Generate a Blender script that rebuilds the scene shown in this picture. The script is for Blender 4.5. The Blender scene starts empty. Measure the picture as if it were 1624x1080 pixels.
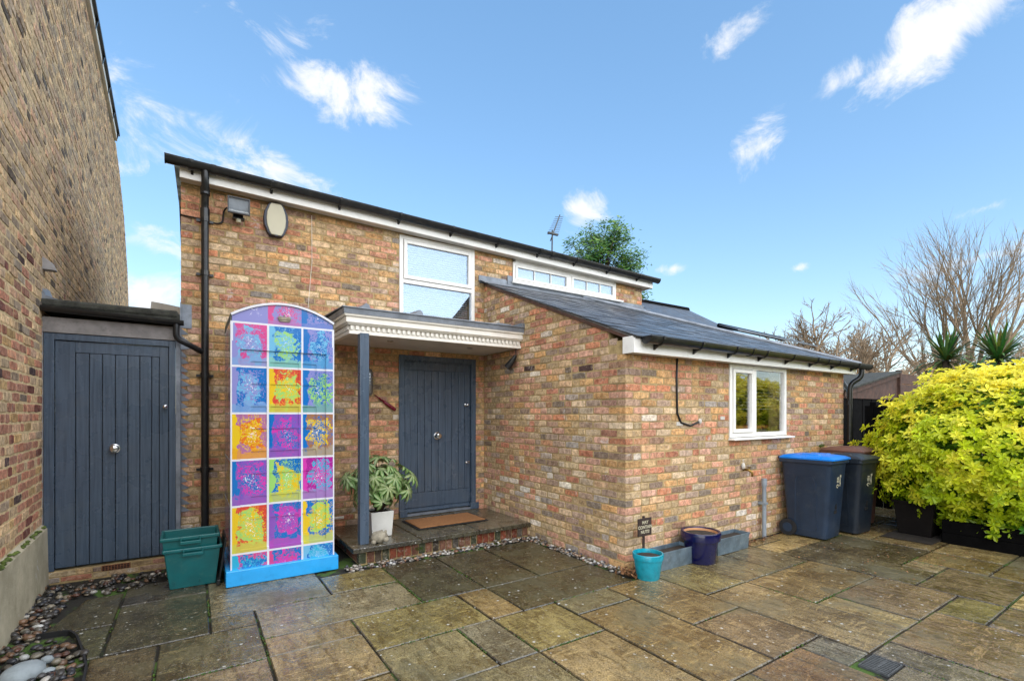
import bpy, bmesh, math, random
from mathutils import Vector, Matrix, noise as mnoise
R = random.Random(7)
scene = bpy.context.scene
col = scene.collection
PI = math.pi

# ------------------------------------------------------------------ camera
F, CX, HY, H = 766.0, 812.0, 655.0, 1.5           # focal length, centre and horizon of the photo in its pixels, eye height
YAW = math.atan((CX - 305) / F)
SN, CS = math.sin(YAW), math.cos(YAW)
cd = bpy.data.cameras.new('camera'); cam = bpy.data.objects.new('camera', cd); col.objects.link(cam)
cd.sensor_width = 36; cd.lens = F / 1624 * 36; cd.shift_y = (HY - 540) / 1624
cd.clip_start = .05; cd.clip_end = 3000
cam.location = (0, 0, H); cam.rotation_euler = (PI / 2, 0, -YAW)
scene.camera = cam
scene.cycles.max_bounces = 6; scene.cycles.diffuse_bounces = 3; scene.cycles.glossy_bounces = 3; scene.cycles.transmission_bounces = 4

def ray(px, py):
    a = (px - CX) / F; b = (HY - py) / F
    return Vector((a * CS + SN, -a * SN + CS, b))
def G(px, py, z=0.):
    r = ray(px, py); t = (z - H) / r.z; return Vector((r.x * t, r.y * t, z))
def PY(px, py, Y):
    r = ray(px, py); t = Y / r.y; return Vector((r.x * t, Y, H + r.z * t))
def PD(px, py, d):
    r = ray(px, py); return Vector((r.x * d, r.y * d, H + r.z * d))
def PR(p):
    d = p[0] * SN + p[1] * CS; a = p[0] * CS - p[1] * SN
    if d < .05: return None
    return CX + F * a / d, HY - F * (p[2] - H) / d

# ------------------------------------------------------------------ world, sun, exposure
LIGHT_AZ, LIGHT_EL = math.radians(184), math.radians(36)    # azimuth clockwise from +Y
scene.view_settings.view_transform = 'Standard'; scene.view_settings.look = 'None'
scene.view_settings.gamma = 1; scene.view_settings.exposure = 2.24
w = bpy.data.worlds.new('World'); scene.world = w; w.use_nodes = True
nt = w.node_tree; nt.nodes.clear()
def wn(t, **k):
    n = nt.nodes.new(t)
    for a, b in k.items(): setattr(n, a, b)
    return n
def wl(a, b): nt.links.new(a, b)
sky = wn('ShaderNodeTexSky', sky_type='NISHITA'); sky.sun_disc = False
sky.sun_elevation = LIGHT_EL; sky.sun_rotation = LIGHT_AZ; sky.air_density = 1.0; sky.dust_density = .3; sky.ozone_density = 2.0
tc = wn('ShaderNodeTexCoord')
nz = wn('ShaderNodeTexNoise'); nz.inputs['Scale'].default_value = 7; nz.inputs['Detail'].default_value = 9; nz.inputs['Roughness'].default_value = .66; nz.inputs['Distortion'].default_value = .6
mp = wn('ShaderNodeMapping'); mp.inputs['Scale'].default_value = (1, 1, 1.7)
wl(tc.outputs['Generated'], mp.inputs[0]); wl(mp.outputs[0], nz.inputs['Vector'])
nb = wn('ShaderNodeTexNoise'); nb.inputs['Scale'].default_value = 2.1; nb.inputs['Detail'].default_value = 2
wl(mp.outputs[0], nb.inputs['Vector'])
def mth(op, a, b=None, c=None, clamp=False):
    n = wn('ShaderNodeMath', operation=op); n.use_clamp = clamp
    for i, v in enumerate((a, b, c)):
        if v is None: continue
        if isinstance(v, (int, float)): n.inputs[i].default_value = v
        else: wl(v, n.inputs[i])
    return n.outputs[0]
def vm(op, a, b=None):
    n = wn('ShaderNodeVectorMath', operation=op)
    for i, v in enumerate((a, b)):
        if v is None: continue
        if isinstance(v, (tuple, Vector)): n.inputs[i].default_value = tuple(v)
        else: wl(v, n.inputs[i])
    return n.outputs['Value'] if op in ('DOT_PRODUCT', 'LENGTH') else n.outputs[0]
# clouds: centre (photo direction), half width, half height in tan units, tilt, weight
CL = [(545, 150, .17, .075, 4, 1.15), (1490, 50, .22, .09, 22, 1.1), (1330, 130, .08, .05, 20, .8), (1150, 55, .10, .045, 12, .72), (1205, 225, .055, .10, -25, .75),
      (925, 345, .085, .06, 20, .8), (360, 240, .30, .10, -22, .62), (240, 385, .14, .05, 0, .72), (235, 470, .22, .07, 0, 1.0), (1068, 427, .04, .018, 8, .8),
      (1265, 425, .032, .016, 12, .8), (1560, 330, .11, .03, 8, .75), (310, 20, .10, .04, 30, .5), (470, 60, .12, .05, 20, .5)]
dens = None
for (px, py, rw, rh, tilt, wt) in CL:
    dd = ray(px, py).normalized()
    rt = dd.cross(Vector((0, 0, 1))).normalized(); up = rt.cross(dd)
    t = math.radians(tilt); a1 = rt * math.cos(t) + up * math.sin(t); a2 = -rt * math.sin(t) + up * math.cos(t)
    cosf = 1 / ray(px, py).length
    df = vm('SUBTRACT', tc.outputs['Generated'], dd)
    u = mth('MULTIPLY', vm('DOT_PRODUCT', df, a1), 1 / (rw * cosf)); v = mth('MULTIPLY', vm('DOT_PRODUCT', df, a2), 1 / (rh * cosf))
    r2 = mth('ADD', mth('MULTIPLY', u, u), mth('MULTIPLY', v, v))
    fac = mth('MULTIPLY', mth('SUBTRACT', 1.0, mth('SQRT', r2), clamp=True), wt)
    dens = fac if dens is None else mth('MAXIMUM', dens, fac)
gen = mth('MULTIPLY', mth('SUBTRACT', nb.outputs['Fac'], .60, clamp=True), 2.0)
dens = mth('MAXIMUM', dens, gen)
d2 = mth('ADD', mth('MULTIPLY', dens, 1.2), mth('MULTIPLY', mth('SUBTRACT', nz.outputs['Fac'], .5), 3.6))
mr = wn('ShaderNodeMapRange', interpolation_type='SMOOTHSTEP'); wl(d2, mr.inputs[0]); mr.inputs[1].default_value = .25; mr.inputs[2].default_value = 1.12; mr.inputs[4].default_value = .95
gate_ = mth('MULTIPLY', mr.outputs[0], mth('GREATER_THAN', dens, .001))
hs = wn('ShaderNodeHueSaturation'); hs.inputs['Hue'].default_value = .5; hs.inputs['Saturation'].default_value = 1.46; hs.inputs['Value'].default_value = 1.0
gmm = wn('ShaderNodeGamma'); gmm.inputs['Gamma'].default_value = .6; wl(sky.outputs[0], gmm.inputs['Color']); wl(gmm.outputs[0], hs.inputs['Color'])
mx = wn('ShaderNodeMixRGB'); wl(gate_, mx.inputs[0]); wl(hs.outputs[0], mx.inputs[1]); mx.inputs[2].default_value = (2.25, 2.28, 2.34, 1)
bg = wn('ShaderNodeBackground'); bg.inputs['Strength'].default_value = .100
wl(mx.outputs[0], bg.inputs['Color']); wo = wn('ShaderNodeOutputWorld'); wl(bg.outputs[0], wo.inputs['Surface'])
sd = bpy.data.lights.new('fill_lamp', 'SUN'); sd.energy = 1.5; sd.angle = math.radians(130); sd.color = (1.0, .95, .88)  # wide fill added from the camera side; the true sun is behind the house
so = bpy.data.objects.new('fill_lamp', sd); col.objects.link(so)
sv = Vector((math.sin(LIGHT_AZ) * math.cos(LIGHT_EL), math.cos(LIGHT_AZ) * math.cos(LIGHT_EL), math.sin(LIGHT_EL)))
so.rotation_euler = (-sv).to_track_quat('-Z', 'Y').to_euler(); so.location = (0, -4, 12)

# ------------------------------------------------------------------ materials
def lin(c):
    return tuple(((v / 255 + .055) / 1.055) ** 2.4 if v > 10 else v / 255 / 12.92 for v in c)
class NM:
    """small helper round a node tree"""
    def __init__(s, name):
        s.m = bpy.data.materials.new(name); s.m.use_nodes = True; s.t = s.m.node_tree
        s.b = s.t.nodes['Principled BSDF']; s.out = s.t.nodes['Material Output']
        g = s.n('ShaderNodeNewGeometry'); s.pos = g.outputs['Position']
    def n(s, t, **k):
        x = s.t.nodes.new(t)
        for a, b in k.items(): setattr(x, a, b)
        return x
    def set(s, sock, v):
        if isinstance(v, bpy.types.NodeSocket): s.t.links.new(v, sock)
        elif isinstance(v, (tuple, list)) and len(v) == 3 and sock.type == 'RGBA': sock.default_value = (*v, 1)
        else: sock.default_value = v
    def noise(s, scale, detail=4, rough=.55, vec=None, dist=0):
        x = s.n('ShaderNodeTexNoise'); x.inputs['Scale'].default_value = scale; x.inputs['Detail'].default_value = detail
        x.inputs['Roughness'].default_value = rough; x.inputs['Distortion'].default_value = dist
        s.set(x.inputs['Vector'], vec or s.pos); return x.outputs['Fac']
    def scaled(s, sc, vec=None):
        x = s.n('ShaderNodeMapping'); s.set(x.inputs[0], vec or s.pos); x.inputs['Scale'].default_value = sc; return x.outputs[0]
    def ramp(s, f, lo, hi, a=0., b=1., smooth=True):
        x = s.n('ShaderNodeMapRange', interpolation_type='SMOOTHSTEP' if smooth else 'LINEAR'); s.set(x.inputs[0], f)
        x.inputs[1].default_value = lo; x.inputs[2].default_value = hi; x.inputs[3].default_value = a; x.inputs[4].default_value = b; return x.outputs[0]
    def mix(s, f, a, b, mode='MIX'):
        x = s.n('ShaderNodeMixRGB', blend_type=mode); s.set(x.inputs[0], f); s.set(x.inputs[1], a); s.set(x.inputs[2], b); return x.outputs[0]
    def math(s, op, a, b=0.):
        x = s.n('ShaderNodeMath', operation=op); s.set(x.inputs[0], a); s.set(x.inputs[1], b); return x.outputs[0]
    def attr(s, name):
        x = s.n('ShaderNodeAttribute'); x.attribute_name = name; return x.outputs['Color']
    def bump(s, h, strength, dist=.01):
        x = s.n('ShaderNodeBump'); s.set(x.inputs['Height'], h); x.inputs['Strength'].default_value = strength; x.inputs['Distance'].default_value = dist
        s.set(s.b.inputs['Normal'], x.outputs[0])
    def done(s, color=None, rough=.6, metal=0., spec=None):
        if color is not None: s.set(s.b.inputs['Base Color'], color)
        s.set(s.b.inputs['Roughness'], rough); s.set(s.b.inputs['Metallic'], metal)
        if spec is not None: s.set(s.b.inputs['Specular IOR Level'], spec)
        return s.m

def simple(name, c, rough=.5, metal=0., var=.25, sc=6., bump=.0, bsc=60., dirt=None, dirt_amt=.4, rvar=.05, srgb=True, spec=None):
    k = NM(name); c = lin(c) if srgb else c
    f = k.noise(sc, 6, .6)
    cc = k.mix(k.ramp(f, .3, .7), tuple(v * (1 - var) for v in c), tuple(min(1, v * (1 + var * .6)) for v in c))
    if dirt is not None:
        cc = k.mix(k.ramp(k.noise(sc * 2.3, 8, .7), .5, .78, 0, dirt_amt), cc, lin(dirt))
    rg = k.ramp(k.noise(sc * 1.7, 5), .3, .7, max(0, rough - rvar), min(1, rough + rvar))
    if bump: k.bump(k.noise(bsc, 6, .6), bump, .004)
    return k.done(cc, rg, metal, spec)

def brick_mat(name, white, soot):
    k = NM(name); t = k.attr('tint')
    c = k.mix(k.ramp(k.noise(21, 5, .75), .34, .66), k.mix(1., t, (.62, .57, .52), 'MULTIPLY'), k.mix(1., t, (1.30, 1.27, 1.22), 'MULTIPLY'))
    c = k.mix(k.ramp(k.noise(8.5, 5, .7), .57, .67, 0, .40), c, k.mix(1., t, (.50, .48, .55), 'MULTIPLY'))  # fired patches
    c = k.mix(k.ramp(k.noise(26, 5, .75, dist=.4), .52, .66, 0, .42), c, (.44, .35, .24))               # mortar smears
    c = k.mix(k.ramp(k.noise(55, 3, .7), .57, .67, 0, .55), c, (.07, .056, .048))                       # burnt specks
    c = k.mix(k.ramp(k.noise(31, 5, .8, dist=.8), .60, .68, 0, white), c, (.66, .63, .60))              # lime spots
    c = k.mix(k.ramp(k.noise(5.3, 6, .75, dist=.6), .59, .70, 0, white), c, (.66, .63, .59))            # efflorescence
    c = k.mix(k.ramp(k.noise(1.8, 5, .7, k.scaled((1, 1, .4))), .50, .72, 0, soot), c, (.06, .053, .045))                     # weathering patches
    k.bump(k.math('ADD', k.noise(110, 4, .7), k.math('MULTIPLY', k.noise(34, 4, .6), .9)), .7, .007)
    return k.done(c, .92, spec=.25)
M = {}
M['brick'] = brick_mat('stock_brick', .55, .28)
M['brick_n'] = brick_mat('grey_stock_brick', .25, .22)
def mortar(name, c, d):
    k = NM(name); f = k.noise(16, 8, .7)
    cc = k.mix(k.ramp(f, .3, .72), lin(d), lin(c)); cc = k.mix(k.ramp(k.noise(2.2, 6), .5, .75, 0, .45), cc, (.08, .075, .05))
    k.bump(k.noise(130, 6, .7), .5, .004); return k.done(cc, .95, spec=.2)
M['mortar'] = mortar('sandy_mortar', (186, 162, 116), (142, 120, 84))
M['mortar_n'] = mortar('pale_mortar', (226, 202, 158), (184, 160, 120))

def slab_mat():
    k = NM('wet_sandstone'); t = k.attr('tint')
    a = k.noise(2.6, 6, .65); st = k.noise(4, 6, .68, k.scaled((3.4, 1, 1)), 1.0); st2 = k.noise(6, 6, .68, k.scaled((1, 3.4, 1)), 1.0)
    c = k.mix(k.ramp(a, .3, .7), k.mix(1., t, (.46, .41, .31), 'MULTIPLY'), k.mix(1., t, (1.5, 1.42, 1.26), 'MULTIPLY'))
    c = k.mix(k.ramp(st, .47, .62, 0, .75), c, k.mix(1., t, (.42, .33, .18), 'MULTIPLY'))
    c = k.mix(k.ramp(st2, .52, .66, 0, .6), c, k.mix(1., t, (1.9, 1.8, 1.5), 'MULTIPLY'))
    c = k.mix(k.ramp(k.noise(1.3, 6, .72), .48, .62, 0, .68), c, (.060, .054, .022))                   # algae
    c = k.mix(k.ramp(k.noise(48, 4, .75), .53, .68, 0, .72), c, (.03, .026, .018))
    c = k.mix(k.ramp(k.noise(30, 5, .8), .55, .66, 0, .5), c, (.30, .265, .20))
    c = k.mix(k.ramp(k.noise(115, 3, .7), .38, .62), k.mix(1., c, (.62, .60, .56), 'MULTIPLY'), k.mix(1., c, (1.3, 1.3, 1.28), 'MULTIPLY'))
    v = k.n('ShaderNodeTexVoronoi'); v.inputs['Scale'].default_value = 9.5; k.set(v.inputs['Vector'], k.pos)
    dot = k.math('MULTIPLY', k.ramp(v.outputs['Distance'], .07, .12, 1, 0), k.ramp(k.noise(2.3, 3), .44, .54))
    v2 = k.n('ShaderNodeTexVoronoi'); v2.inputs['Scale'].default_value = 19; k.set(v2.inputs['Vector'], k.pos)
    dot2 = k.math('MULTIPLY', k.ramp(v2.outputs['Distance'], .08, .14, 1, 0), k.ramp(k.noise(3.1, 3), .50, .58))
    c = k.mix(k.math('MULTIPLY', k.math('MAXIMUM', dot, dot2), .8), c, (.52, .52, .48))                # lichen and litter spots
    h = k.math('ADD', k.math('MULTIPLY', k.noise(5, 6, .62, k.scaled((2.4, 1, 1)), .9), 2.0), k.math('MULTIPLY', k.noise(42, 4, .65), .4))
    k.bump(h, .50, .016)
    wet = k.noise(1.3, 5, .65)
    return k.done(c, k.math('ADD', k.ramp(wet, .46, .66, .03, .40), k.math('MULTIPLY', k.noise(26, 4), .12)), spec=.9)
M['slab'] = slab_mat()
def bed():
    k = NM('mossy_joint_bed'); c = k.mix(k.ramp(k.noise(2.6, 8, .7), .52, .58), (.014, .012, .008), (.05, .10, .010))
    k.bump(k.noise(90, 5), .8, .01); return k.done(c, .9)
M['bed'] = bed()
M['soil'] = simple('soil', (46, 38, 30), .95, var=.5, sc=20, bump=.8, bsc=90)
M['grass_ground'] = simple('rough_ground', (78, 74, 48), .95, var=.5, sc=.6, bump=.6, bsc=9)
M['white'] = simple('white_plastic', (236, 233, 226), .32, var=.05, sc=3, dirt=(150, 142, 128), dirt_amt=.22)
M['whitepaint'] = simple('white_paint', (232, 226, 214), .45, var=.07, sc=4, dirt=(130, 120, 105), dirt_amt=.3)
M['soffit'] = simple('soffit_board', (206, 200, 190), .5, var=.08, sc=3, dirt=(120, 112, 100), dirt_amt=.25)
M['black'] = simple('black_plastic', (27, 28, 30), .33, var=.2, sc=5, dirt=(92, 86, 74), dirt_amt=.35)
def paint():
    k = NM('slate_blue_paint'); g_ = k.noise(1, 5, .6, k.scaled((55, 55, 2.2))); c = k.mix(k.ramp(g_, .3, .7), lin((60, 73, 88)), lin((76, 91, 108)))
    c = k.mix(k.ramp(k.noise(2.6, 5, .7), .48, .72, 0, .35), c, lin((92, 98, 104))); c = k.mix(k.ramp(k.noise(46, 4, .8), .66, .72, 0, .5), c, lin((128, 126, 120)))
    k.bump(g_, .22, .003); return k.done(c, k.ramp(k.noise(3.1, 4), .3, .7, .20, .36))
M['navy'] = paint()
M['navy_dk'] = simple('slate_blue_groove', (22, 32, 42), .5)
M['lead'] = simple('lead_sheet', (128, 134, 142), .5, .25, var=.28, sc=7, dirt=(76, 80, 84), dirt_amt=.55, bump=.15, bsc=14)
M['leadwood'] = simple('weathered_grey_board', (134, 130, 128), .7, var=.22, sc=9, dirt=(64, 62, 62), dirt_amt=.5, bump=.2, bsc=30)
M['felt'] = simple('roof_felt', (58, 58, 52), .95, var=.5, sc=14, bump=.9, bsc=70, dirt=(92, 96, 72), dirt_amt=.5)
M['chrome'] = simple('brushed_chrome', (205, 205, 205), .16, 1., var=.05)
M['brass'] = simple('tarnished_brass', (150, 118, 62), .4, .9, var=.3, sc=40)
M['slate'] = None
def slate():
    k = NM('roof_slate'); t = k.attr('tint')
    c = k.mix(k.ramp(k.noise(9, 7, .65), .3, .7), k.mix(1., t, (.65, .65, .65), 'MULTIPLY'), k.mix(1., t, (1.3, 1.3, 1.3), 'MULTIPLY'))
    c = k.mix(k.ramp(k.noise(24, 6, .75), .6, .72, 0, .4), c, (.16, .16, .13))
    k.bump(k.noise(45, 6), .3, .004); return k.done(c, k.ramp(k.noise(5, 4), .3, .7, .3, .5), spec=.5)
M['slate'] = slate()
def render_mat():
    k = NM('mossy_render'); c = k.mix(k.ramp(k.noise(3, 8, .65), .3, .7), lin((150, 142, 118)), lin((188, 178, 152)))
    c = k.mix(k.ramp(k.noise(2.1, 8, .7, k.scaled((1, 1, .35))), .5, .66, 0, .75), c, lin((104, 106, 66)))
    c = k.mix(k.ramp(k.noise(7, 8, .7), .62, .68, 0, .85), c, lin((178, 176, 168)))
    k.bump(k.noise(30, 8, .7), .5, .01); return k.done(c, .9)
M['render'] = render_mat()
M['moss'] = simple('moss', (84, 98, 42), .95, var=.5, sc=30, bump=.9, bsc=90)
M['bluepaint'] = simple('bright_blue_paint', (44, 160, 226), .2, var=.10, sc=5, dirt=(16, 96, 160), dirt_amt=.35)
M['whitegrid'] = simple('white_vinyl', (210, 210, 216), .25, var=.04)
M['boxroof'] = simple('weathered_box_roof', (92, 96, 92), .6, var=.4, sc=14, dirt=(150, 150, 140), dirt_amt=.5)
M['teal'] = simple('teal_plastic', (4, 90, 92), .36, var=.16, sc=7, dirt=(70, 110, 100), dirt_amt=.45)
M['teal2'] = simple('dark_green_plastic', (8, 88, 88), .36, var=.12, sc=7)
M['tealglaze'] = simple('turquoise_glaze', (20, 140, 158), .22, var=.22, sc=14, dirt=(12, 88, 104), dirt_amt=.4, bump=.08, bsc=30)
M['navyglaze'] = simple('cobalt_glaze', (13, 15, 62), .12, var=.2, sc=9)
M['terracotta'] = simple('terracotta', (196, 142, 98), .8, var=.15, sc=9)
M['zinc'] = simple('galvanised_zinc', (116, 134, 146), .42, .55, var=.3, sc=9, dirt=(176, 186, 190), dirt_amt=.5)
M['pot_white'] = simple('white_ceramic', (214, 212, 204), .4, var=.05, sc=6, dirt=(150, 140, 120), dirt_amt=.25)
M['coir'] = simple('coir_mat', (150, 104, 62), .95, var=.35, sc=60, bump=1., bsc=260)
M['rubber'] = simple('black_rubber', (26, 26, 28), .7, var=.3, sc=20)
M['stone'] = simple('pale_stone', (150, 142, 124), .9, var=.35, sc=18, dirt=(72, 70, 54), dirt_amt=.6, bump=.6, bsc=40)
M['paleblue_stone'] = simple('painted_pale_stone', (140, 148, 150), .8, var=.2, sc=9, dirt=(96, 104, 96), dirt_amt=.5, bump=.4, bsc=40)
M['binblue'] = simple('dark_blue_bin_plastic', (34, 50, 70), .42, var=.16, sc=5, dirt=(74, 80, 82), dirt_amt=.42, bump=.12, bsc=160)
M['binblack'] = simple('charcoal_bin_plastic', (30, 38, 48), .4, var=.2, sc=5, dirt=(76, 76, 72), dirt_amt=.4, bump=.12, bsc=160)
M['lidblue'] = simple('blue_lid_plastic', (0, 116, 206), .3, var=.1, sc=5)
M['binbrown'] = simple('brown_bin_plastic', (104, 70, 58), .5, var=.12, sc=6)
M['brownpot'] = simple('dark_brown_pot', (24, 20, 18), .8, var=.2, sc=6, spec=.12)
M['signwood'] = simple('dark_sign_wood', (52, 38, 32), .6, var=.25, sc=20)
M['cream'] = simple('cream_plastic', (184, 177, 150), .4, var=.04)
M['alarmnavy'] = simple('navy_plastic', (30, 38, 56), .4)
M['redwood'] = simple('dark_red_lacquer', (116, 14, 40), .25, var=.2, sc=20)
M['silver'] = simple('silver_metal', (140, 144, 148), .34, .9, var=.1)
M['greypvc'] = simple('grey_pvc', (132, 140, 146), .45, var=.14, sc=8, dirt=(84, 84, 78), dirt_amt=.4)
M['shedwood'] = simple('brown_shed_timber', (80, 54, 42), .75, var=.4, sc=9, dirt=(60, 46, 40), dirt_amt=.5, bump=.3, bsc=40)
M['shedblack'] = simple('black_stained_boards', (13, 12, 12), .9, var=.35, sc=8, bump=.2, bsc=40, spec=.08)
M['interior'] = simple('dim_plaster', (128, 118, 102), .9, var=.1)
M['wood'] = simple('warm_wood', (150, 92, 48), .5, var=.3, sc=9)
M['blind'] = simple('blind_slat', (136, 138, 138), .5, var=.05)
M['cable'] = simple('cable_black', (24, 22, 22), .5)
M['cable_w'] = simple('cable_white', (220, 212, 198), .5)
M['bark'] = simple('pale_bark', (150, 128, 102), .9, var=.4, sc=5, dirt=(80, 66, 52), dirt_amt=.5)
M['barkdk'] = simple('dark_bark', (84, 70, 56), .9, var=.4, sc=8)
M['brush'] = simple('tan_twigs', (176, 134, 92), .9, var=.4, sc=.5)
M['iron'] = simple('grate_iron', (84, 86, 86), .8, .2, var=.3, sc=40)
M['rust'] = simple('rust', (120, 74, 48), .8, var=.4, sc=30)
M['dark'] = simple('dark_void', (8, 8, 8), .9)
M['deadleaf'] = simple('dead_leaf', (140, 98, 62), .8, var=.5, sc=30)
M['patch'] = simple('cement_patch', (196, 190, 180), .9, var=.15, sc=30, bump=.6, bsc=60)
def glass(name, refl, tint=(1, 1, 1), refc=(1, 1, 1)):
    k = NM(name); t = k.t; t.nodes.remove(k.b)
    tr = k.n('ShaderNodeBsdfTransparent'); tr.inputs[0].default_value = (*tint, 1); gl = k.n('ShaderNodeBsdfGlossy'); gl.inputs['Color'].default_value = (*refc, 1); gl.inputs['Roughness'].default_value = .012
    lw = k.n('ShaderNodeLayerWeight'); lw.inputs[0].default_value = .5; ms = k.n('ShaderNodeMixShader')
    k.set(ms.inputs[0], k.math('ADD', k.math('MULTIPLY', k.math('POWER', lw.outputs['Facing'], 4.), 1 - refl), refl)); t.links.new(tr.outputs[0], ms.inputs[1]); t.links.new(gl.outputs[0], ms.inputs[2]); t.links.new(ms.outputs[0], k.out.inputs[0]); return k.m
M['glass'] = glass('window_glass', .12)
M['glass_up'] = glass('upper_window_glass', .20, refc=(.55, .70, .88))  # reflection colour tinted blue to stand in for reflected sky
M['glass_flood'] = glass('flood_glass', .06)
def leafmat(name, young=None, old=None, transl=.3, rough=.4, vein=None):
    k = NM(name); t = k.attr('tint')
    c = k.mix(k.ramp(k.noise(14, 3), .3, .7), k.mix(1., t, (.75, .78, .7), 'MULTIPLY'), k.mix(1., t, (1.2, 1.18, 1.1), 'MULTIPLY'))
    k.done(c, rough, spec=.4); tl = k.n('ShaderNodeBsdfTranslucent'); k.set(tl.inputs[0], c); ms = k.n('ShaderNodeMixShader'); ms.inputs[0].default_value = transl
    k.t.links.new(k.b.outputs[0], ms.inputs[1]); k.t.links.new(tl.outputs[0], ms.inputs[2]); k.t.links.new(ms.outputs[0], k.out.inputs[0]); return k.m
M['leaf'] = leafmat('leaf', transl=.42)
M['leaf_gloss'] = leafmat('glossy_leaf', rough=.3, transl=.2)
def pebble():
    k = NM('pebble'); k.bump(k.noise(60, 4), .2, .004); return k.done(k.mix(k.ramp(k.noise(30, 5), .3, .7), k.mix(1., k.attr('tint'), (.8, .8, .8), 'MULTIPLY'), k.attr('tint')), .35)
M['pebble'] = pebble()
def printmat():
    """abstract three-colour splash print on vinyl; the colours ride on attributes"""
    k = NM('colour_splash_vinyl'); uv = k.attr('cell'); a = k.attr('cA'); b = k.attr('cB'); d = k.attr('cC')
    sep = k.n('ShaderNodeSeparateXYZ'); k.set(sep.inputs[0], uv)
    u = k.math('ADD', k.math('SUBTRACT', sep.outputs[0], .56), k.math('MULTIPLY', k.math('SUBTRACT', k.noise(5.5, 2), .5), .5)); v = k.math('ADD', k.math('SUBTRACT', sep.outputs[1], .55), k.math('MULTIPLY', k.math('SUBTRACT', k.noise(4.7, 2), .5), .5))
    r = k.math('SQRT', k.math('ADD', k.math('MULTIPLY', k.math('MULTIPLY', u, u), 1.1), k.math('MULTIPLY', k.math('MULTIPLY', v, v), .9)))
    big = k.noise(13, 5, .6, dist=.8); fine = k.noise(46, 5, .7, dist=1.4); fn2 = k.noise(70, 4, .7, dist=1.0)
    blob = k.math('ADD', k.math('MULTIPLY', r, 1.5), k.math('MULTIPLY', k.math('SUBTRACT', big, .5), 1.5))
    c = k.mix(k.ramp(blob, .50, .53), a, b)
    bnd = k.math('ADD', sep.outputs[0], k.math('MULTIPLY', k.math('SUBTRACT', k.noise(9, 4, .6), .5), .55))
    c = k.mix(k.ramp(bnd, .17, .19, 1, 0), c, d)
    sp = k.math('ADD', fine, k.math('MULTIPLY', k.math('SUBTRACT', .42, r), .30))
    c = k.mix(k.ramp(sp, .55, .575), c, d)
    lo = k.math('ADD', sep.outputs[1], k.math('MULTIPLY', k.math('SUBTRACT', big, .5), .5))
    c = k.mix(k.math('MULTIPLY', k.ramp(lo, .20, .24, 1, 0), .8), c, k.mix(.5, a, d))
    wh = k.math('ADD', k.math('MULTIPLY', r, 1.0), k.math('MULTIPLY', k.math('SUBTRACT', fn2, .5), -2.2))
    c = k.mix(k.ramp(wh, -.13, -.09, .9, 0), c, (.82, .82, .85))
    k.b.inputs['Coat Weight'].default_value = .6; k.b.inputs['Coat Roughness'].default_value = .06
    return k.done(c, .25)
M['print'] = printmat()

# ------------------------------------------------------------------ mesh building
class MB:
    def __init__(s): s.v = []; s.f = []; s.t = []; s.mi = []
    def add(s, vs, fs, tint=None, m=0):
        o = len(s.v); s.v += [Vector(p) for p in vs]
        for f in fs: s.f.append(tuple(i + o for i in f)); s.t.append(tint); s.mi.append(m)
        return s
    def box(s, x0, y0, z0, x1, y1, z1, tint=None, m=0):
        return s.add([(x0, y0, z0), (x1, y0, z0), (x1, y1, z0), (x0, y1, z0), (x0, y0, z1), (x1, y0, z1), (x1, y1, z1), (x0, y1, z1)],
                     [(3, 2, 1, 0), (4, 5, 6, 7), (0, 1, 5, 4), (1, 2, 6, 5), (2, 3, 7, 6), (3, 0, 4, 7)], tint, m)
    def loft(s, rings, cap0=True, cap1=True, tint=None, m=0, closed=True):
        n = len(rings[0]); vs = [p for r in rings for p in r]; fs = []
        for i in range(len(rings) - 1):
            for j in range(n if closed else n - 1):
                k = (j + 1) % n; fs.append((i * n + j, i * n + k, (i + 1) * n + k, (i + 1) * n + j))
        if cap0: fs.append(tuple(reversed(range(n))))
        if cap1: fs.append(tuple(range((len(rings) - 1) * n, len(rings) * n)))
        return s.add(vs, fs, tint, m)
    def tube(s, pts, rad, n=8, tint=None, caps=True, m=0):
        pts = [Vector(p) for p in pts]; L = len(pts)
        if not isinstance(rad, (list, tuple)): rad = [rad] * L
        rings = []; prev = None
        for i, p in enumerate(pts):
            d = (pts[min(i + 1, L - 1)] - pts[max(i - 1, 0)]).normalized()
            ref = prev if prev else (Vector((0, 0, 1)) if abs(d.z) < .9 else Vector((1, 0, 0)))
            a = (ref - d * ref.dot(d))
            if a.length < 1e-4: a = d.orthogonal()
            a.normalize(); b = d.cross(a); prev = a
            rings.append([p + (a * math.cos(2 * PI * j / n) + b * math.sin(2 * PI * j / n)) * rad[i] for j in range(n)])
        return s.loft(rings, caps, caps, tint, m)
    def lathe(s, c, prof, n=24, tint=None, m=0, cap0=True, cap1=True, sx=1., sy=1.):
        c = Vector(c)
        return s.loft([[c + Vector((r * sx * math.cos(2 * PI * j / n), r * sy * math.sin(2 * PI * j / n), z)) for j in range(n)] for r, z in prof], cap0, cap1, tint, m)
    def prism(s, poly, a, tint=None, m=0):
        """poly: 3D points, a: extrusion vector"""
        p = [Vector(q) for q in poly]; a = Vector(a)
        return s.loft([p, [q + a for q in p]], True, True, tint, m)
    def xf(s, M_):
        s.v = [M_ @ p for p in s.v]; return s
    def merge(s, o, M_=None):
        b = len(s.v); s.v += [(M_ @ p if M_ else p.copy()) for p in o.v]
        s.f += [tuple(i + b for i in f) for f in o.f]; s.t += o.t; s.mi += o.mi; return s
ORG = {}
def wo_(o): return ORG[o.name] if o else Vector((0, 0, 0))
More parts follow.
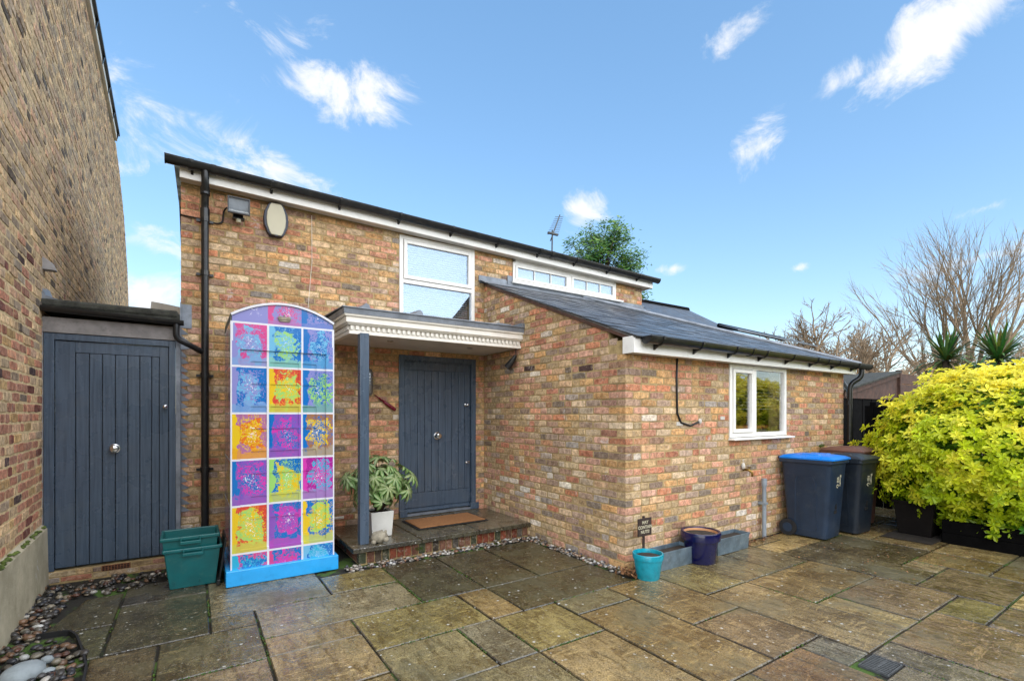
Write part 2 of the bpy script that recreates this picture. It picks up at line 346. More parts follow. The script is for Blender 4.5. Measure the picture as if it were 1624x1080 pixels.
def mkmesh(name, mb, mats, org, smooth=False, tints=None):
    me = bpy.data.meshes.new(name); me.from_pydata([p - org for p in mb.v], [], mb.f)
    for m in (mats if isinstance(mats, list) else [mats]): me.materials.append(m)
    if isinstance(mats, list): me.polygons.foreach_set('material_index', mb.mi)
    if any(t is not None for t in mb.t):
        ca = me.color_attributes.new('tint', 'FLOAT_COLOR', 'CORNER'); buf = []
        for f, t in zip(mb.f, mb.t):
            t = t or (.3, .3, .3)
            if isinstance(t[0], (tuple, list)):
                for q in t: buf += [*q, 1.]
            else: buf += [t[0], t[1], t[2], 1.] * len(f)
        ca.data.foreach_set('color', buf)
    if smooth: me.polygons.foreach_set('use_smooth', [True] * len(me.polygons))
    me.update(); return me
def fixn(me):
    bm = bmesh.new(); bm.from_mesh(me); bmesh.ops.recalc_face_normals(bm, faces=bm.faces); bm.to_mesh(me); bm.free()
def obj(name, mb, mat, parent=None, smooth=False, bevel=0, org=None, kind=None, label=None, seg=2, auto=None):
    vs = mb.v
    if org is None:
        lo = [min(p[i] for p in vs) for i in range(3)]; hi = [max(p[i] for p in vs) for i in range(3)]
        org = Vector(((lo[0] + hi[0]) / 2, (lo[1] + hi[1]) / 2, lo[2]))
    org = Vector(org)
    mm = [M[x] for x in mat] if isinstance(mat, list) else M[mat]
    me = mkmesh(name, mb, mm, org, smooth)
    if len(mb.f) < 40000: fixn(me)
    o = bpy.data.objects.new(name, me); col.objects.link(o)
    if parent: o.parent = parent
    o.location = org - wo_(parent); ORG[o.name] = org
    if smooth and auto: me.set_sharp_from_angle(angle=math.radians(auto))
    if bevel:
        b = o.modifiers.new('bevel', 'BEVEL'); b.width = bevel; b.segments = seg; b.limit_method = 'ANGLE'; b.angle_limit = math.radians(40)
    if kind: o['kind'] = kind
    if label: o['label'] = label
    return o
def inst(name, src, parent, loc, rot=(0, 0, 0), sc=(1, 1, 1)):
    o = src.copy(); o.name = name; col.objects.link(o); o.parent = parent; o.location = Vector(loc) - wo_(parent); o.rotation_euler = rot; o.scale = sc
    ORG[o.name] = Vector(loc); return o
def thing(name, label, cat, loc, group=None):
    o = bpy.data.objects.new(name, None); col.objects.link(o); o.location = loc; o.empty_display_size = .1
    o['label'] = label; o['category'] = cat
    if group: o['group'] = group
    ORG[o.name] = Vector(loc); return o
def tag(o, label, cat, group=None):
    o['label'] = label; o['category'] = cat
    if group: o['group'] = group
    return o
def B(*a): return MB().box(*a)
def pipe(pts, r, n=10): return MB().tube(pts, r, n)
def bend(pts, r=.04, k=4):
    """round the inner corners of a polyline"""
    pts = [Vector(p) for p in pts]; out = [pts[0]]
    for i in range(1, len(pts) - 1):
        a, b, c = pts[i - 1], pts[i], pts[i + 1]; p = b + (a - b).normalized() * min(r, (a - b).length * .45); q = b + (c - b).normalized() * min(r, (c - b).length * .45)
        for j in range(k + 1):
            t = j / k; out.append(p * (1 - t) ** 2 + b * 2 * t * (1 - t) + q * t * t)
    return out + [pts[-1]]

# ------------------------------------------------------------------ brickwork
def clip(poly, a, b, c):
    """keep a*s+b*z<=c"""
    out = []
    for i in range(len(poly)):
        p, q = poly[i], poly[(i + 1) % len(poly)]; dp = a * p[0] + b * p[1] - c; dq = a * q[0] + b * q[1] - c
        if dp <= 0: out.append(p)
        if dp * dq < 0: t = dp / (dp - dq); out.append((p[0] + (q[0] - p[0]) * t, p[1] + (q[1] - p[1]) * t))
    return out
def area(p): return abs(sum(p[i][0] * p[(i + 1) % len(p)][1] - p[(i + 1) % len(p)][0] * p[i][1] for i in range(len(p)))) / 2
class Face:
    """a wall face: point = o + u*s + z, n outward"""
    def __init__(s, o, u, n): s.o = Vector(o); s.u = Vector(u).normalized(); s.n = Vector(n).normalized()
    def p(s, a, z, d=0.): return s.o + s.u * a + Vector((0, 0, z)) + s.n * d
def lay(face, s0, s1, z0, z1, tintf, holes=(), clips=(), course=.0745, joint=.011, header=.3, ends=None, rng=R, proud=.0028):
    """list of bricks: (outline polygon, face, tint, proud, depth)"""
    out = []; prevj = []; z = z0; ci = 0
    while z < z1 - .02:
        zt = min(z + course - joint, z1); js = []
        a = s0; b = s1
        if ends: a = s0 + ends(ci)
        x = a - (rng.choice((.0, .06, .113, .17)) if not ends else 0.)
        while x < b - .02:
            L = (.1025 if rng.random() < header else .215) + rng.uniform(-.007, .007)
            if any(abs(x + L - j) < .035 for j in prevj): L = .1025 if L > .15 else .215
            e = x + L
            if b - e < .05: e = b
            lo, hi = max(x, a), min(e, b); js.append(e)
            segs = [(lo, hi)]
            for (h0, h1, hz0, hz1) in holes:
                if zt > hz0 + .015 and z < hz1 - .015:
                    ns = []
                    for (p, q) in segs:
                        if q <= h0 or p >= h1: ns.append((p, q)); continue
                        if p < h0: ns.append((p, h0))
                        if q > h1: ns.append((h1, q))
                    segs = ns
            for (p, q) in segs:
                if q - p < .025: continue
                dz = rng.uniform(-.0015, .0015)
                poly = [(p, z + dz), (q, z + dz + rng.uniform(-.002, .002)), (q, zt + dz), (p, zt + dz)]
                for cl in clips: poly = clip(poly, *cl)
                if len(poly) >= 3 and area(poly) > .0008:
                    out.append((poly, face, tintf((p + q) / 2, (z + zt) / 2), proud + rng.uniform(-.002, .0035), .012))
            x = e + joint
        prevj = js; z += course; ci += 1
    return out
def brick_mb(mb, poly, face, tint, pr, dp):
    pts = []
    n = len(poly); cx = sum(p[0] for p in poly) / n; cz = sum(p[1] for p in poly) / n
    for i in range(n):
        p, q = poly[i], poly[(i + 1) % n]; pts.append((p[0] + (cx - p[0]) * R.uniform(0, .045), p[1] + (cz - p[1]) * R.uniform(0, .22)))
        if math.hypot(q[0] - p[0], q[1] - p[1]) > .08:
            for t in (.33, .67): pts.append((p[0] + (q[0] - p[0]) * t, p[1] + (q[1] - p[1]) * t + R.uniform(-.0035, .0035)))
    ins = []
    for (x, z) in pts:
        d = math.hypot(x - cx, z - cz); kx = .0045 / max(abs(x - cx), .01); kz = .0045 / max(abs(z - cz), .01)
        ins.append((x + (cx - x) * min(kx, .4), z + (cz - z) * min(kz, .4)))
    mb.loft([[face.p(x, z, -dp) for x, z in pts], [face.p(x, z, pr - .003) for x, z in pts], [face.p(x, z, pr + R.uniform(-.0008, .0008)) for x, z in ins]], False, True, tint)
def screen_area(poly, face):
    q = [PR(face.p(x, z, 0)) for x, z in poly]
    if any(p is None or not (-10 < p[0] < 1634 and -10 < p[1] < 1090) for p in q): return 0.
    return area(q)
def place_bricks(groups, mat, blocked, limit=300):
    """groups: list of (wall object, bricks). The bricks that show largest become objects, the rest one mesh per wall"""
    allb = []
    for gi, (wall, br) in enumerate(groups):
        for b in br:
            a = screen_area(b[0], b[1]); cx = sum(p[0] for p in b[0]) / len(b[0]); cz = sum(p[1] for p in b[0]) / len(b[0]); q = PR(b[1].p(cx, cz, 0))
            if q is None or any(x0 < q[0] < x1 and y0 < q[1] < y1 for (x0, y0, x1, y1) in blocked): a *= .01
            allb.append((a, gi, b))
    allb.sort(key=lambda t: -t[0])
    rest = [MB() for _ in groups]
    for i, (a, gi, b) in enumerate(allb):
        if i < limit:
            mb = MB(); brick_mb(mb, *b); obj('brick', mb, mat, groups[gi][0])
        else: brick_mb(rest[gi], *b)
    for gi, mb in enumerate(rest):
        if mb.f: obj('brickwork', mb, mat, groups[gi][0], kind='stuff')

def pal(items, gain=.98, mute=True):
    tot = sum(w for w, _ in items)
    def f(bias=None):
        r = R.uniform(0, tot)
        for w_, c in items:
            r -= w_
            if r <= 0: break
        g = gain * R.uniform(.74, 1.2); c = lin(c); l_ = (.46, .365, .255); k_ = .36 if sum(c) > .32 and mute else 0; c = tuple(v * (1 - k_) + q * k_ for v, q in zip(c, l_)); j = R.uniform(.95, 1.05)
        return (min(c[0] * g * j, .8), min(c[1] * g, .8), min(c[2] * g / j, .8))
    return f
WARM = pal([(24, (214, 160, 92)), (16, (222, 148, 118)), (10, (206, 116, 74)), (9, (224, 176, 130)), (10, (186, 124, 84)), (8, (232, 200, 160)), (5, (150, 104, 84)), (4, (160, 132, 124)), (2.5, (108, 88, 78))])
COOL = pal([(12, (196, 164, 116)), (16, (208, 150, 130)), (7, (196, 104, 74)), (14, (214, 190, 160)), (8, (176, 148, 132)), (13, (192, 166, 124)), (6, (150, 120, 106)), (3, (156, 148, 146)), (4, (236, 228, 218)), (3.5, (104, 92, 88)), (4, (184, 126, 112))])
GREY = pal([(14, (158, 132, 96)), (12, (140, 112, 84)), (10, (122, 100, 82)), (8, (176, 146, 106)), (8, (104, 90, 80)), (6, (150, 110, 88)), (2, (84, 74, 66))], 1.55)
RED = pal([(16, (176, 96, 74)), (10, (150, 74, 60)), (10, (190, 124, 96)), (9, (188, 148, 84)), (6, (120, 74, 66)), (6, (208, 178, 140)), (2, (80, 62, 62))], 1.05)

# ================================================================== GROUND
gm = MB()
gm.add([(-400, -400, -.06), (900, -400, -.06), (900, 900, -.06), (-400, 900, -.06)], [(0, 1, 2, 3)])
g = obj('ground', gm, 'grass_ground', org=(0, 0, -.06)); g['kind'] = 'structure'
pm = MB(); pm.box(-1.3, -4.5, -.05, 9.2, 6.2, -.014)
patio = obj('patio', pm, 'bed', org=(0, 0, 0)); patio['kind'] = 'structure'

GX = lambda i: .105 + .2865 * i
GY = lambda j: 1.0 + .288 * j
OL, OD, BR, GRY, PK, TN, RU = (136, 124, 72), (76, 72, 48), (148, 124, 78), (138, 130, 108), (150, 128, 88), (172, 148, 98), (132, 96, 56)
SL = [(5, 9, 7, 12.65, OD), (1, 9, 5, 11, GRY), (0, 11, 3, 14, GRY), (3, 11, 5, 12.65, OL), (3, 7, 6, 9, OL), (1, 8, 3, 9, PK), (3, 5, 5, 7, (136, 126, 92)), (5, 5, 6, 7, (124, 120, 104)), (6, 5, 8, 7, OL),
      (6, 7, 7, 9, BR), (7, 7, 11.2, 9, OD), (7, 9, 9, 12.65, OD), (9, 9, 11.2, 12.65, OD), (8, 6, 10, 7, (120, 116, 88)), (10, 4, 12, 7, BR), (8, 2, 10, 6, BR), (10, 2, 12, 4, (138, 114, 82)), (6, 2, 8, 5, PK),
      (12, 5, 14, 7.6, OL), (12, 1, 14, 5, PK), (14, 3, 18, 5, BR), (14, 1, 15, 3, TN), (15, 1, 18, 3, (132, 108, 82)), (18, 2, 20, 6, (112, 102, 76)), (20, 2, 21, 3, (140, 124, 98)), (18, 0, 21, 2, (124, 104, 80)), (16, 0, 18, 1, OL),
      (13, -4, 16, 1, (140, 112, 82)), (12, -4, 13, 1, (126, 116, 102)), (11, 1, 12, 2, (116, 112, 104)), (9, -2, 11, 2, RU), (11, -4, 12, .38, (124, 112, 96)),
      (-2, 10, 0, 13.2, OD), (-1, 8, 1, 10, (98, 90, 62)), (0, 10, 1, 11, (104, 96, 76)), (-2, 13.2, 0, 15, (62, 56, 46)), (-1, 6, 1, 8, (124, 106, 80)), (1, 6, 3, 8, PK), (1, 4, 3, 6, BR), (3, 3, 6, 5, (120, 112, 84)),
      (21, 1, 23, 3, BR), (20, 3, 23, 6, (96, 86, 62)), (14, 5, 16, 7.6, (112, 102, 72)), (16, 5, 18, 7.6, (118, 108, 84)), (21, -1, 23, 1, BR), (16, -2, 18, 0, (136, 112, 84)), (18, -3, 21, 0, TN)]
occ = set()
for (a, b, c_, d, t) in SL:
    for i in range(int(a), math.ceil(c_)):
        for j in range(math.floor(b), math.ceil(d)): occ.add((i, j))
for i in range(-4, 1):
    for j in range(9, 18): occ.add((i, j))
for i in range(-4, -1):
    for j in range(6, 9): occ.add((i, j))
R2 = random.Random(11)
fills = [OL, BR, PK, TN, GRY, OD, (128, 112, 84)]
for j in range(-14, 8):
    for i in range(-4, 30):
        if (i, j) in occ: continue
        if i >= 11 and j >= 8: continue
        for (w_, h_) in R2.sample([(3, 2), (2, 2), (2, 3), (2, 1), (4, 2)], 5) + [(1, 2), (2, 1), (1, 1)]:
            cells = [(i + x, j + y) for x in range(w_) for y in range(h_)]
            if all(q not in occ and q[1] < 8 for q in cells):
                occ.update(cells); SL.append((i, j, i + w_, j + h_, R2.choice(fills))); break
def slab(poly, tint, zt=0.):
    """one riven slab from a plan outline (counter-clockwise)"""
    pts = []
    for k in range(len(poly)):
        p, q = Vector((*poly[k], 0)), Vector((*poly[(k + 1) % len(poly)], 0)); n = max(2, int((q - p).length / .09))
        for t in range(n):
            e = p.lerp(q, t / n); pts.append(e)
    c = sum(pts, Vector()) / len(pts); ph = R.uniform(0, 99); tilt = (R.uniform(-.004, .004), R.uniform(-.004, .004))
    def ring(ins, dz, rag):
        out = []
        for e in pts:
            d = c - e; s = Vector((math.copysign(min(ins, abs(d.x)), d.x) if abs(d.x) > .02 else 0, math.copysign(min(ins, abs(d.y)), d.y) if abs(d.y) > .02 else 0, 0))
            q = e + s
            rg = mnoise.noise(Vector((q.x * 7 + ph, q.y * 7, 0))) * rag
            out.append(q + s.normalized() * max(0, rg) * .6 + Vector((0, 0, zt + dz + (q.x - c.x) * tilt[0] + (q.y - c.y) * tilt[1])))
        return out
    mb = MB()
    def shr(f, dz):
        return [c + (e - c) * f + Vector((0, 0, zt + dz + mnoise.noise(Vector((e.x * 3 * f + ph, e.y * 3 * f, 2))) * .0045 + (e.x - c.x) * f * tilt[0] + (e.y - c.y) * f * tilt[1])) for e in pts]
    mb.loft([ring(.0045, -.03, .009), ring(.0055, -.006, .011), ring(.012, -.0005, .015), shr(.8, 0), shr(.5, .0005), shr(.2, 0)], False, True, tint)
    for i_ in range(2 * len(pts)): mb.t[i_] = tuple(v * .36 for v in tint)  # edges tinted darker: joint dirt, plus the joints' shade put into the colour
    return mb
for (a, b, c_, d, t) in SL:
    x0, y0, x1, y1 = GX(a), GY(b), GX(c_), GY(d)
    if y1 > 3.2 and x1 > 3.4: y1 = min(y1, 3.19)
    if x0 > 9 or y1 - y0 < .05: continue
    x1 = min(x1, 9.15); x0 = max(x0, -1.25)
    fl_ = R.uniform(.9, 1.12); tt = tuple((v * .62 + m_ * .38 * (sum(lin(t)) / .62)) * .92 * fl_ for v, m_ in zip(lin(t), (.232, .205, .130)))
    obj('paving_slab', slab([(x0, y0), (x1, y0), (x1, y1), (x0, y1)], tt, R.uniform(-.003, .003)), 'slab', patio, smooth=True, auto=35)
for poly, t in (([(-.86, 4.46), (-.72, 4.435), (-.470, 4.435), (-.470, 5.15), (-.72, 5.15)], OD), ([(-.535, 3.885), (-.470, 3.885), (-.470, 4.43), (-.70, 4.425), (-.60, 4.12)], (92, 92, 66)),
                ([(-.49, 2.75), (-.182, 2.75), (-.182, 3.88), (-.53, 3.88), (-.50, 3.3)], (104, 92, 68))):
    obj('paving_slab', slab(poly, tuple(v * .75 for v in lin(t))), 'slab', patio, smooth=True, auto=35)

jm = MB(); R3 = random.Random(8)
for (a, b, c_, d, t) in SL:
    for (p, q) in (((GX(a), GY(b)), (GX(c_), GY(b))), ((GX(a), GY(b)), (GX(a), GY(d)))):
        n = int(math.hypot(q[0] - p[0], q[1] - p[1]) / .012)
        for i in range(n):
            u_ = i / n; x, y = p[0] + (q[0] - p[0]) * u_, p[1] + (q[1] - p[1]) * u_
            if x < -1 or x > 6.9 or y < .3 or y > 4.6 or (x > 3.4 and y > 3.2): continue
            m0 = mnoise.noise(Vector((x * 1.7, y * 1.7, 5)))
            if m0 + R3.uniform(-.15, .15) < .22: continue
            r_ = R3.uniform(.004, .009); g_ = tuple(v * R3.uniform(.6, 1.2) for v in (.075, .125, .018)); jm.lathe((x + R3.gauss(0, .003), y + R3.gauss(0, .003), -.008), [(r_, 0), (r_ * .8, r_ * .9), (r_ * .2, r_ * 1.4)], 5, g_)
o = obj('joint_moss', jm, 'leaf', smooth=True, org=(0, 0, 0)); o['kind'] = 'stuff'; o['label'] = 'green moss growing in the joints between the paving slabs'

# pebbles: one stuff mesh
PEB = pal([(10, (196, 190, 180)), (8, (150, 140, 128)), (7, (110, 98, 88)), (5, (92, 92, 98)), (5, (170, 140, 112)), (4, (224, 220, 212)), (3, (134, 94, 74))], .75, False)
PEBD = pal([(6, (150, 140, 120)), (8, (104, 98, 88)), (9, (70, 66, 62)), (6, (56, 56, 60)), (5, (128, 98, 74)), (2, (206, 202, 192)), (3, (100, 66, 52))], .75, False)
def pebbles(name, pts, size, palf, label_kind=True):
    mb = MB()
    for (x, y, z) in pts:
        s = size * R.uniform(.55, 1.25); e = (s * R.uniform(.8, 1.3), s * R.uniform(.65, 1.), s * R.uniform(.4, .65)); rot = Matrix.Rotation(R.uniform(0, 6.3), 4, 'Z') @ Matrix.Rotation(R.uniform(-.4, .4), 4, 'X')
        q = MB(); rings = []
        for la in (-60, -20, 20, 60):
            la = math.radians(la); rings.append([Vector((e[0] * math.cos(la) * math.cos(2 * PI * k / 7), e[1] * math.cos(la) * math.sin(2 * PI * k / 7), e[2] * math.sin(la))) * R.uniform(.93, 1.07) for k in range(7)])
        q.loft(rings, tint=palf()); mb.merge(q, Matrix.Translation((x, y, z + e[2] * .6)) @ rot)
    o = obj(name, mb, 'pebble', None, smooth=True, org=(pts[0][0], pts[0][1], 0)); o['kind'] = 'stuff'; return o
def scatter(n, x0, x1, y0, y1, z=-.012, lay=2, ok=None):
    out = []
    while len(out) < n:
        x, y = R.uniform(x0, x1), R.uniform(y0, y1)
        if ok and not ok(x, y): continue
        out.append((x, y, z + R.choice((0, .004, .014, .022))))
    return out
o = pebbles('step_pebbles', scatter(330, 1.22, 3.43, 4.655, 4.80) + scatter(230, 3.325, 3.44, 3.22, 4.66), .019, PEB)
o['label'] = 'strip of small pale pebbles along the porch step and side wall'
bedc = (-.90, 3.78)
def inbed(x, y): return math.hypot(x - bedc[0], (y - bedc[1])) < .60 and x < -.545 - max(0, y - 3.95) * .55 and x > -1.06
o = pebbles('bed_pebbles', scatter(300, -1.06, -.52, 3.2, 4.43, ok=inbed) + scatter(150, -1.07, -.84, 4.42, 5.3, ok=lambda x, y: x < -.86 + max(0, y - 4.45) * .12) + scatter(150, -1.08, -.15, 5.22, 5.70), .027, PEBD)
o['label'] = 'dark rounded pebbles along the tall side wall and below the gate'
# curved edging of the pebble bed
em = MB(); arc = [(-.87, 4.45), (-.76, 4.435), (-.70, 4.42), (-.645, 4.30), (-.60, 4.12), (-.55, 3.9), (-.52, 3.75), (-.50, 3.5), (-.50, 3.2)]
for (p, q) in zip(arc, arc[1:]):
    d = Vector((q[0] - p[0], q[1] - p[1], 0)).normalized(); nn = Vector((-d.y, d.x, 0)) * .006
    em.prism([Vector((*p, -.02)) - nn, Vector((*q, -.02)) - nn, Vector((*q, -.02)) + nn, Vector((*p, -.02)) + nn], (0, 0, .042))
tag(obj('garden_edging', em, 'rubber'), 'thin black edging strip curving around the pebble bed', 'edging')

# ================================================================== HOUSE
XB, YC, YA = 3.443, 3.242, 5.922
XL, XR, XE = -.095, 6.70, 8.0
house = thing('brick_house', 'stock brick house with slate lean-to roof, blue front door and porch', 'house', (4., 6., 0))
SOF = lambda x: 3.828 - .0165 * (x - XL)          # the eaves drop slightly to the right
def wall_obj(name, mb, mat='mortar'): return obj(name, mb, mat, house)
DOOR = (2.19, 3.305, .17, 2.245); WIN = (2.195, 3.29, 2.42, 3.76); CLE = (3.93, 6.05, 3.42, 3.80)
def wall_with_holes(x0, x1, z0, z1, holes, y0, y1):
    """wall in the XZ plane cut by rectangular openings, as boxes butted together"""
    xs = sorted({x0, x1, *[h[0] for h in holes], *[h[1] for h in holes]}); mb = MB()
    for a, b in zip(xs, xs[1:]):
        zz = [(z0, z1)]
        for h in holes:
            if h[0] <= a + 1e-6 and h[1] >= b - 1e-6:
                n_ = []
                for p, q in zz:
                    if h[3] <= p or h[2] >= q: n_.append((p, q)); continue
                    if h[2] > p: n_.append((p, h[2]))
                    if h[3] < q: n_.append((h[3], q))
                zz = n_
        for p, q in zz: mb.box(a, y0, p, b, y1, q)
    return mb
wallA = wall_obj('front_wall', wall_with_holes(XL, XR, -.03, 3.84, [DOOR, WIN, CLE], YA, YA + .22))
mb = MB(); mb.box(XL, YA + .221, -.03, XL + .22, 10.5, 3.84); mb.box(XR - .22, YA + .221, 2.0, XR, 10.5, 3.74); mb.box(XL + .221, 10.3, -.03, XR - .221, 10.5, 3.8); wall_obj('rear_wall', mb)
rk = (3.315 - 2.235) / (YA - YC); rz = lambda y: 2.235 + rk * (y - YC)       # top of side wall under the rake
mb = MB(); mb.prism([(XB, YC + .221, -.03), (XB, YA - .001, -.03), (XB, YA - .001, rz(YA) - .01), (XB, YC + .221, rz(YC + .221) - .01)], (.22, 0, 0)); wallB = wall_obj('side_wall', mb)
CW = (5.125, 6.372, 1.2, 2.062)
wallC = wall_obj('extension_wall', wall_with_holes(XB, XE, -.03, 2.20, [CW], YC, YC + .22))
mb = B(XE - .22, YC + .221, -.03, XE, 6.6, 2.15); wall_obj('end_wall', mb)
FA = Face((0, YA, 0), (1, 0, 0), (0, -1, 0)); FB = Face((XB, 0, 0), (0, 1, 0), (-1, 0, 0)); FC = Face((0, YC, 0), (1, 0, 0), (0, -1, 0))
def tA(s, z): return (WARM if R.random() < .55 + .18 * z / 3 else COOL)()
def tB(s, z): return (COOL if R.random() < .80 - .1 * (z - 1) else RED if R.random() < .2 else WARM)()
def tC(s, z): return (WARM if R.random() < .15 + .33 * z else COOL)()
bA = lay(FA, XL - .004, XR + .004, .003, 3.835, tA, [(DOOR[0], DOOR[1], 0, DOOR[3]), WIN, CLE, (XB, XR, 0, 3.36)], [(.0165, 1, 3.823 + .0165 * XL)], header=.22)
corner = lambda ci: .1025 + .011 if ci % 2 else .215 + .011
bB = lay(FB, YC - .004, YA - .012, .003, 3.5, tB, [], [(-rk, 1, 2.235 - rk * YC - .012)], ends=corner, header=.3)
bC = []
z = .003; ci = 0
bC = lay(FC, XB - .0045 + .215 + .011, XE + .004, .003, 2.068, tC, [CW], header=.42, ends=lambda ci: 0 if ci % 2 else -.1125)
while z < 2.05:                                                             # quoin bricks shared by both faces
    L = .215 if ci % 2 else .1025; zt = min(z + .0635, 2.066)
    bC.append(([(XB - .0045, z), (XB - .0045 + L, z), (XB - .0045 + L, zt), (XB - .0045, zt)], FC, tC(0, z), .0045, .1025 if ci % 2 else .215)); z += .0745; ci += 1
place_bricks([(wallA, bA), (wallB, bB), (wallC, bC)], 'brick', [(340, 478, 540, 940), (1240, 715, 1400, 870), (525, 488, 770, 560), (545, 700, 670, 860)])

# --- eaves of the main roof
EZ = lambda x: SOF(x)
mb = MB()
def slant(mb, x0, x1, y0, y1, d0, d1):
    mb.add([(x0, y0, EZ(x0) + d0), (x1, y0, EZ(x1) + d0), (x1, y1, EZ(x1) + d0), (x0, y1, EZ(x0) + d0), (x0, y0, EZ(x0) + d1), (x1, y0, EZ(x1) + d1), (x1, y1, EZ(x1) + d1), (x0, y1, EZ(x0) + d1)],
           [(3, 2, 1, 0), (4, 5, 6, 7), (0, 1, 5, 4), (1, 2, 6, 5), (2, 3, 7, 6), (3, 0, 4, 7)])
slant(mb, XL - .01, 3.55, YA - .14, YA - .118, .0, .15); slant(mb, 3.553, XR + .13, YA - .14, YA - .118, .0, .15)
slant(mb, XR + .11, XR + .13, YA - .117, YA + .4, .0, .15)
obj('fascia', mb, 'white', house, bevel=.003)
mb = MB(); slant(mb, XL - .005, XR + .109, YA - .1175, YA - .006, .006, .02); slant(mb, XR + .006, XR + .109, YA - .005, YA + .4, .006, .02); obj('soffit', mb, 'soffit', house)
mb = MB()
rp = [(XL - .06, YA - .17, EZ(XL) + .155), (XR + .16, YA - .17, EZ(XR) + .155), (XR + .16, 8.3, EZ(XR) + .60), (XL - .06, 8.3, EZ(XL) + .60)]
mb.prism(rp, (0, 0, .03)); mb.prism([rp[3], rp[2], (XR + .16, 10.7, EZ(XR) + .155), (XL - .06, 10.7, EZ(XL) + .155)], (0, 0, .03), tint=(.06, .065, .075))
for i in range(len(mb.t)): mb.t[i] = (.06, .065, .075)
mroof = obj('main_roof', mb, 'slate', house)
def gutter(name, a, b, r, parent, nb=8, down=None, collar=()):
    """half-round gutter from a to b with end stops and brackets"""
    a, b = Vector(a), Vector(b); mb = MB(); n = 10
    prof = lambda p, rr: [p + Vector((0, math.cos(PI + PI * j / n) * rr, -math.sin(PI * j / n) * rr * 1.2)) for j in range(n + 1)]
    out = [prof(p, r) for p in (a, b)]; inn = [prof(p, r - .006) for p in (a, b)]
    ring0 = out[0] + list(reversed(inn[0])); ring1 = out[1] + list(reversed(inn[1]))
    mb.loft([ring0, ring1]);
    for p, sgn in ((a, -1), (b, 1)):
        mb.prism(prof(p, r + .004), (sgn * .008, 0, 0))
    for t in collar:
        p = a.lerp(b, t); mb.loft([prof(p, r + .007) + list(reversed(prof(p, r + .001))), prof(p + Vector((.045, 0, 0)), r + .007) + list(reversed(prof(p + Vector((.045, 0, 0)), r + .001)))])
    g_ = obj(name, mb, 'black', parent, smooth=True, auto=50)
    for i in range(nb):
        t = (i + .3) / nb; p = a.lerp(b, t); k = MB(); w_ = .012
        k.loft([[q - Vector((w_, 0, 0)) for q in prof(p, r + .009) + list(reversed(prof(p, r + .002)))], [q + Vector((w_, 0, 0)) for q in prof(p, r + .009) + list(reversed(prof(p, r + .002)))]])
        k.prism([p + Vector((-w_, r * .1, -r * 1.2)), p + Vector((-w_, r + .004, -r * .7)), p + Vector((-w_, r + .004, -r * 1.2 - .04))], (2 * w_, 0, 0))
        obj('bracket', k, 'black', g_)
    return g_
gutA = gutter('gutter', (XL - .12, YA - .195, EZ(XL) + .155), (XR + .20, YA - .195, EZ(XR) + .155), .060, house, 10, collar=(.025, .052, .63, .66))
# down pipe at the left corner
px_ = .108
dp = MB().tube(bend([(px_, YA - .195, EZ(0) + .13), (px_, YA - .195, EZ(0) - .02), (px_, YA - .085, EZ(0) - .20), (px_, YA - .085, .12)], .09), .034, 14)
dpo = obj('downpipe', dp, 'black', house, smooth=True, auto=50)
for z in (3.45, 2.9, 1.86, .9):
    k = MB().tube([(px_, YA - .085, z), (px_, YA - .085, z + .05)], .041, 14); k.box(px_ - .075, YA - .03, z + .012, px_ + .075, YA - .008, z + .036); obj('pipe_clip', k, 'black', dpo)
for z in (3.72, 3.52): obj('pipe_collar', MB().tube([(px_, YA - (.145 if z > 3.6 else .085), z - .02), (px_, YA - (.135 if z > 3.6 else .085), z + .06)], .0425, 14), 'black', dpo, smooth=True, auto=50)

# --- windows
def frame_mb(x0, x1, z0, z1, t, y0, y1):
    return MB().box(x0, y0, z0, x0 + t, y1, z1).box(x1 - t, y0, z0, x1, y1, z1).box(x0 + t, y0, z0, x1 - t, y1, z0 + t).box(x0 + t, y0, z1 - t, x1 - t, y1, z1)
def pane(parent, x0, x1, z0, z1, y, mat='glass', tilt=0):
    return obj('pane', MB().box(x0, y, z0, x1, y + .006, z1), mat, parent)
def blind(parent, x0, x1, z0, z1, y, step=.036, ang=.5):
    mb = MB(); z = z0
    while z < z1:
        dy, dz = .0165 * math.cos(ang), .0125 * math.sin(ang)
        mb.prism([(x0, y - dy, z - dz), (x0, y + dy, z + dz), (x0, y + dy, z + dz + .0016), (x0, y - dy, z - dz + .0016)], (x1 - x0, 0, 0)); z += step
    for x in (x0 + .1, x1 - .1): mb.box(x - .001, y - .001, z0, x + .001, y + .001, z1)
    return obj('blind', mb, 'blind', parent)
# tall window over the porch: fixed top light, open lower light
x0, x1, z0, z1 = WIN; z1 = 3.775
wn1 = obj('window', frame_mb(x0 + .003, x1 - .003, z0, z1, .05, YA - .012, YA + .06).box(x0 + .053, YA - .012, 3.165, x1 - .053, YA + .06, 3.215), 'white', house, bevel=.003, label='tall white framed window above the porch roof')
obj('sash', frame_mb(x0 + .06, x1 - .06, 3.222, z1 - .056, .045, YA - .024, YA + .03), 'white', wn1, bevel=.004)
pane(wn1, x0 + .104, x1 - .104, 3.266, z1 - .1, YA + .004, 'glass_up'); pane(wn1, x0 + .052, x1 - .052, z0 + .05, 3.166, YA + .02, 'glass_up')
blind(wn1, x0 + .06, x1 - .06, z0 + .06, z1 - .06, YA + .10, .030, 1.0)
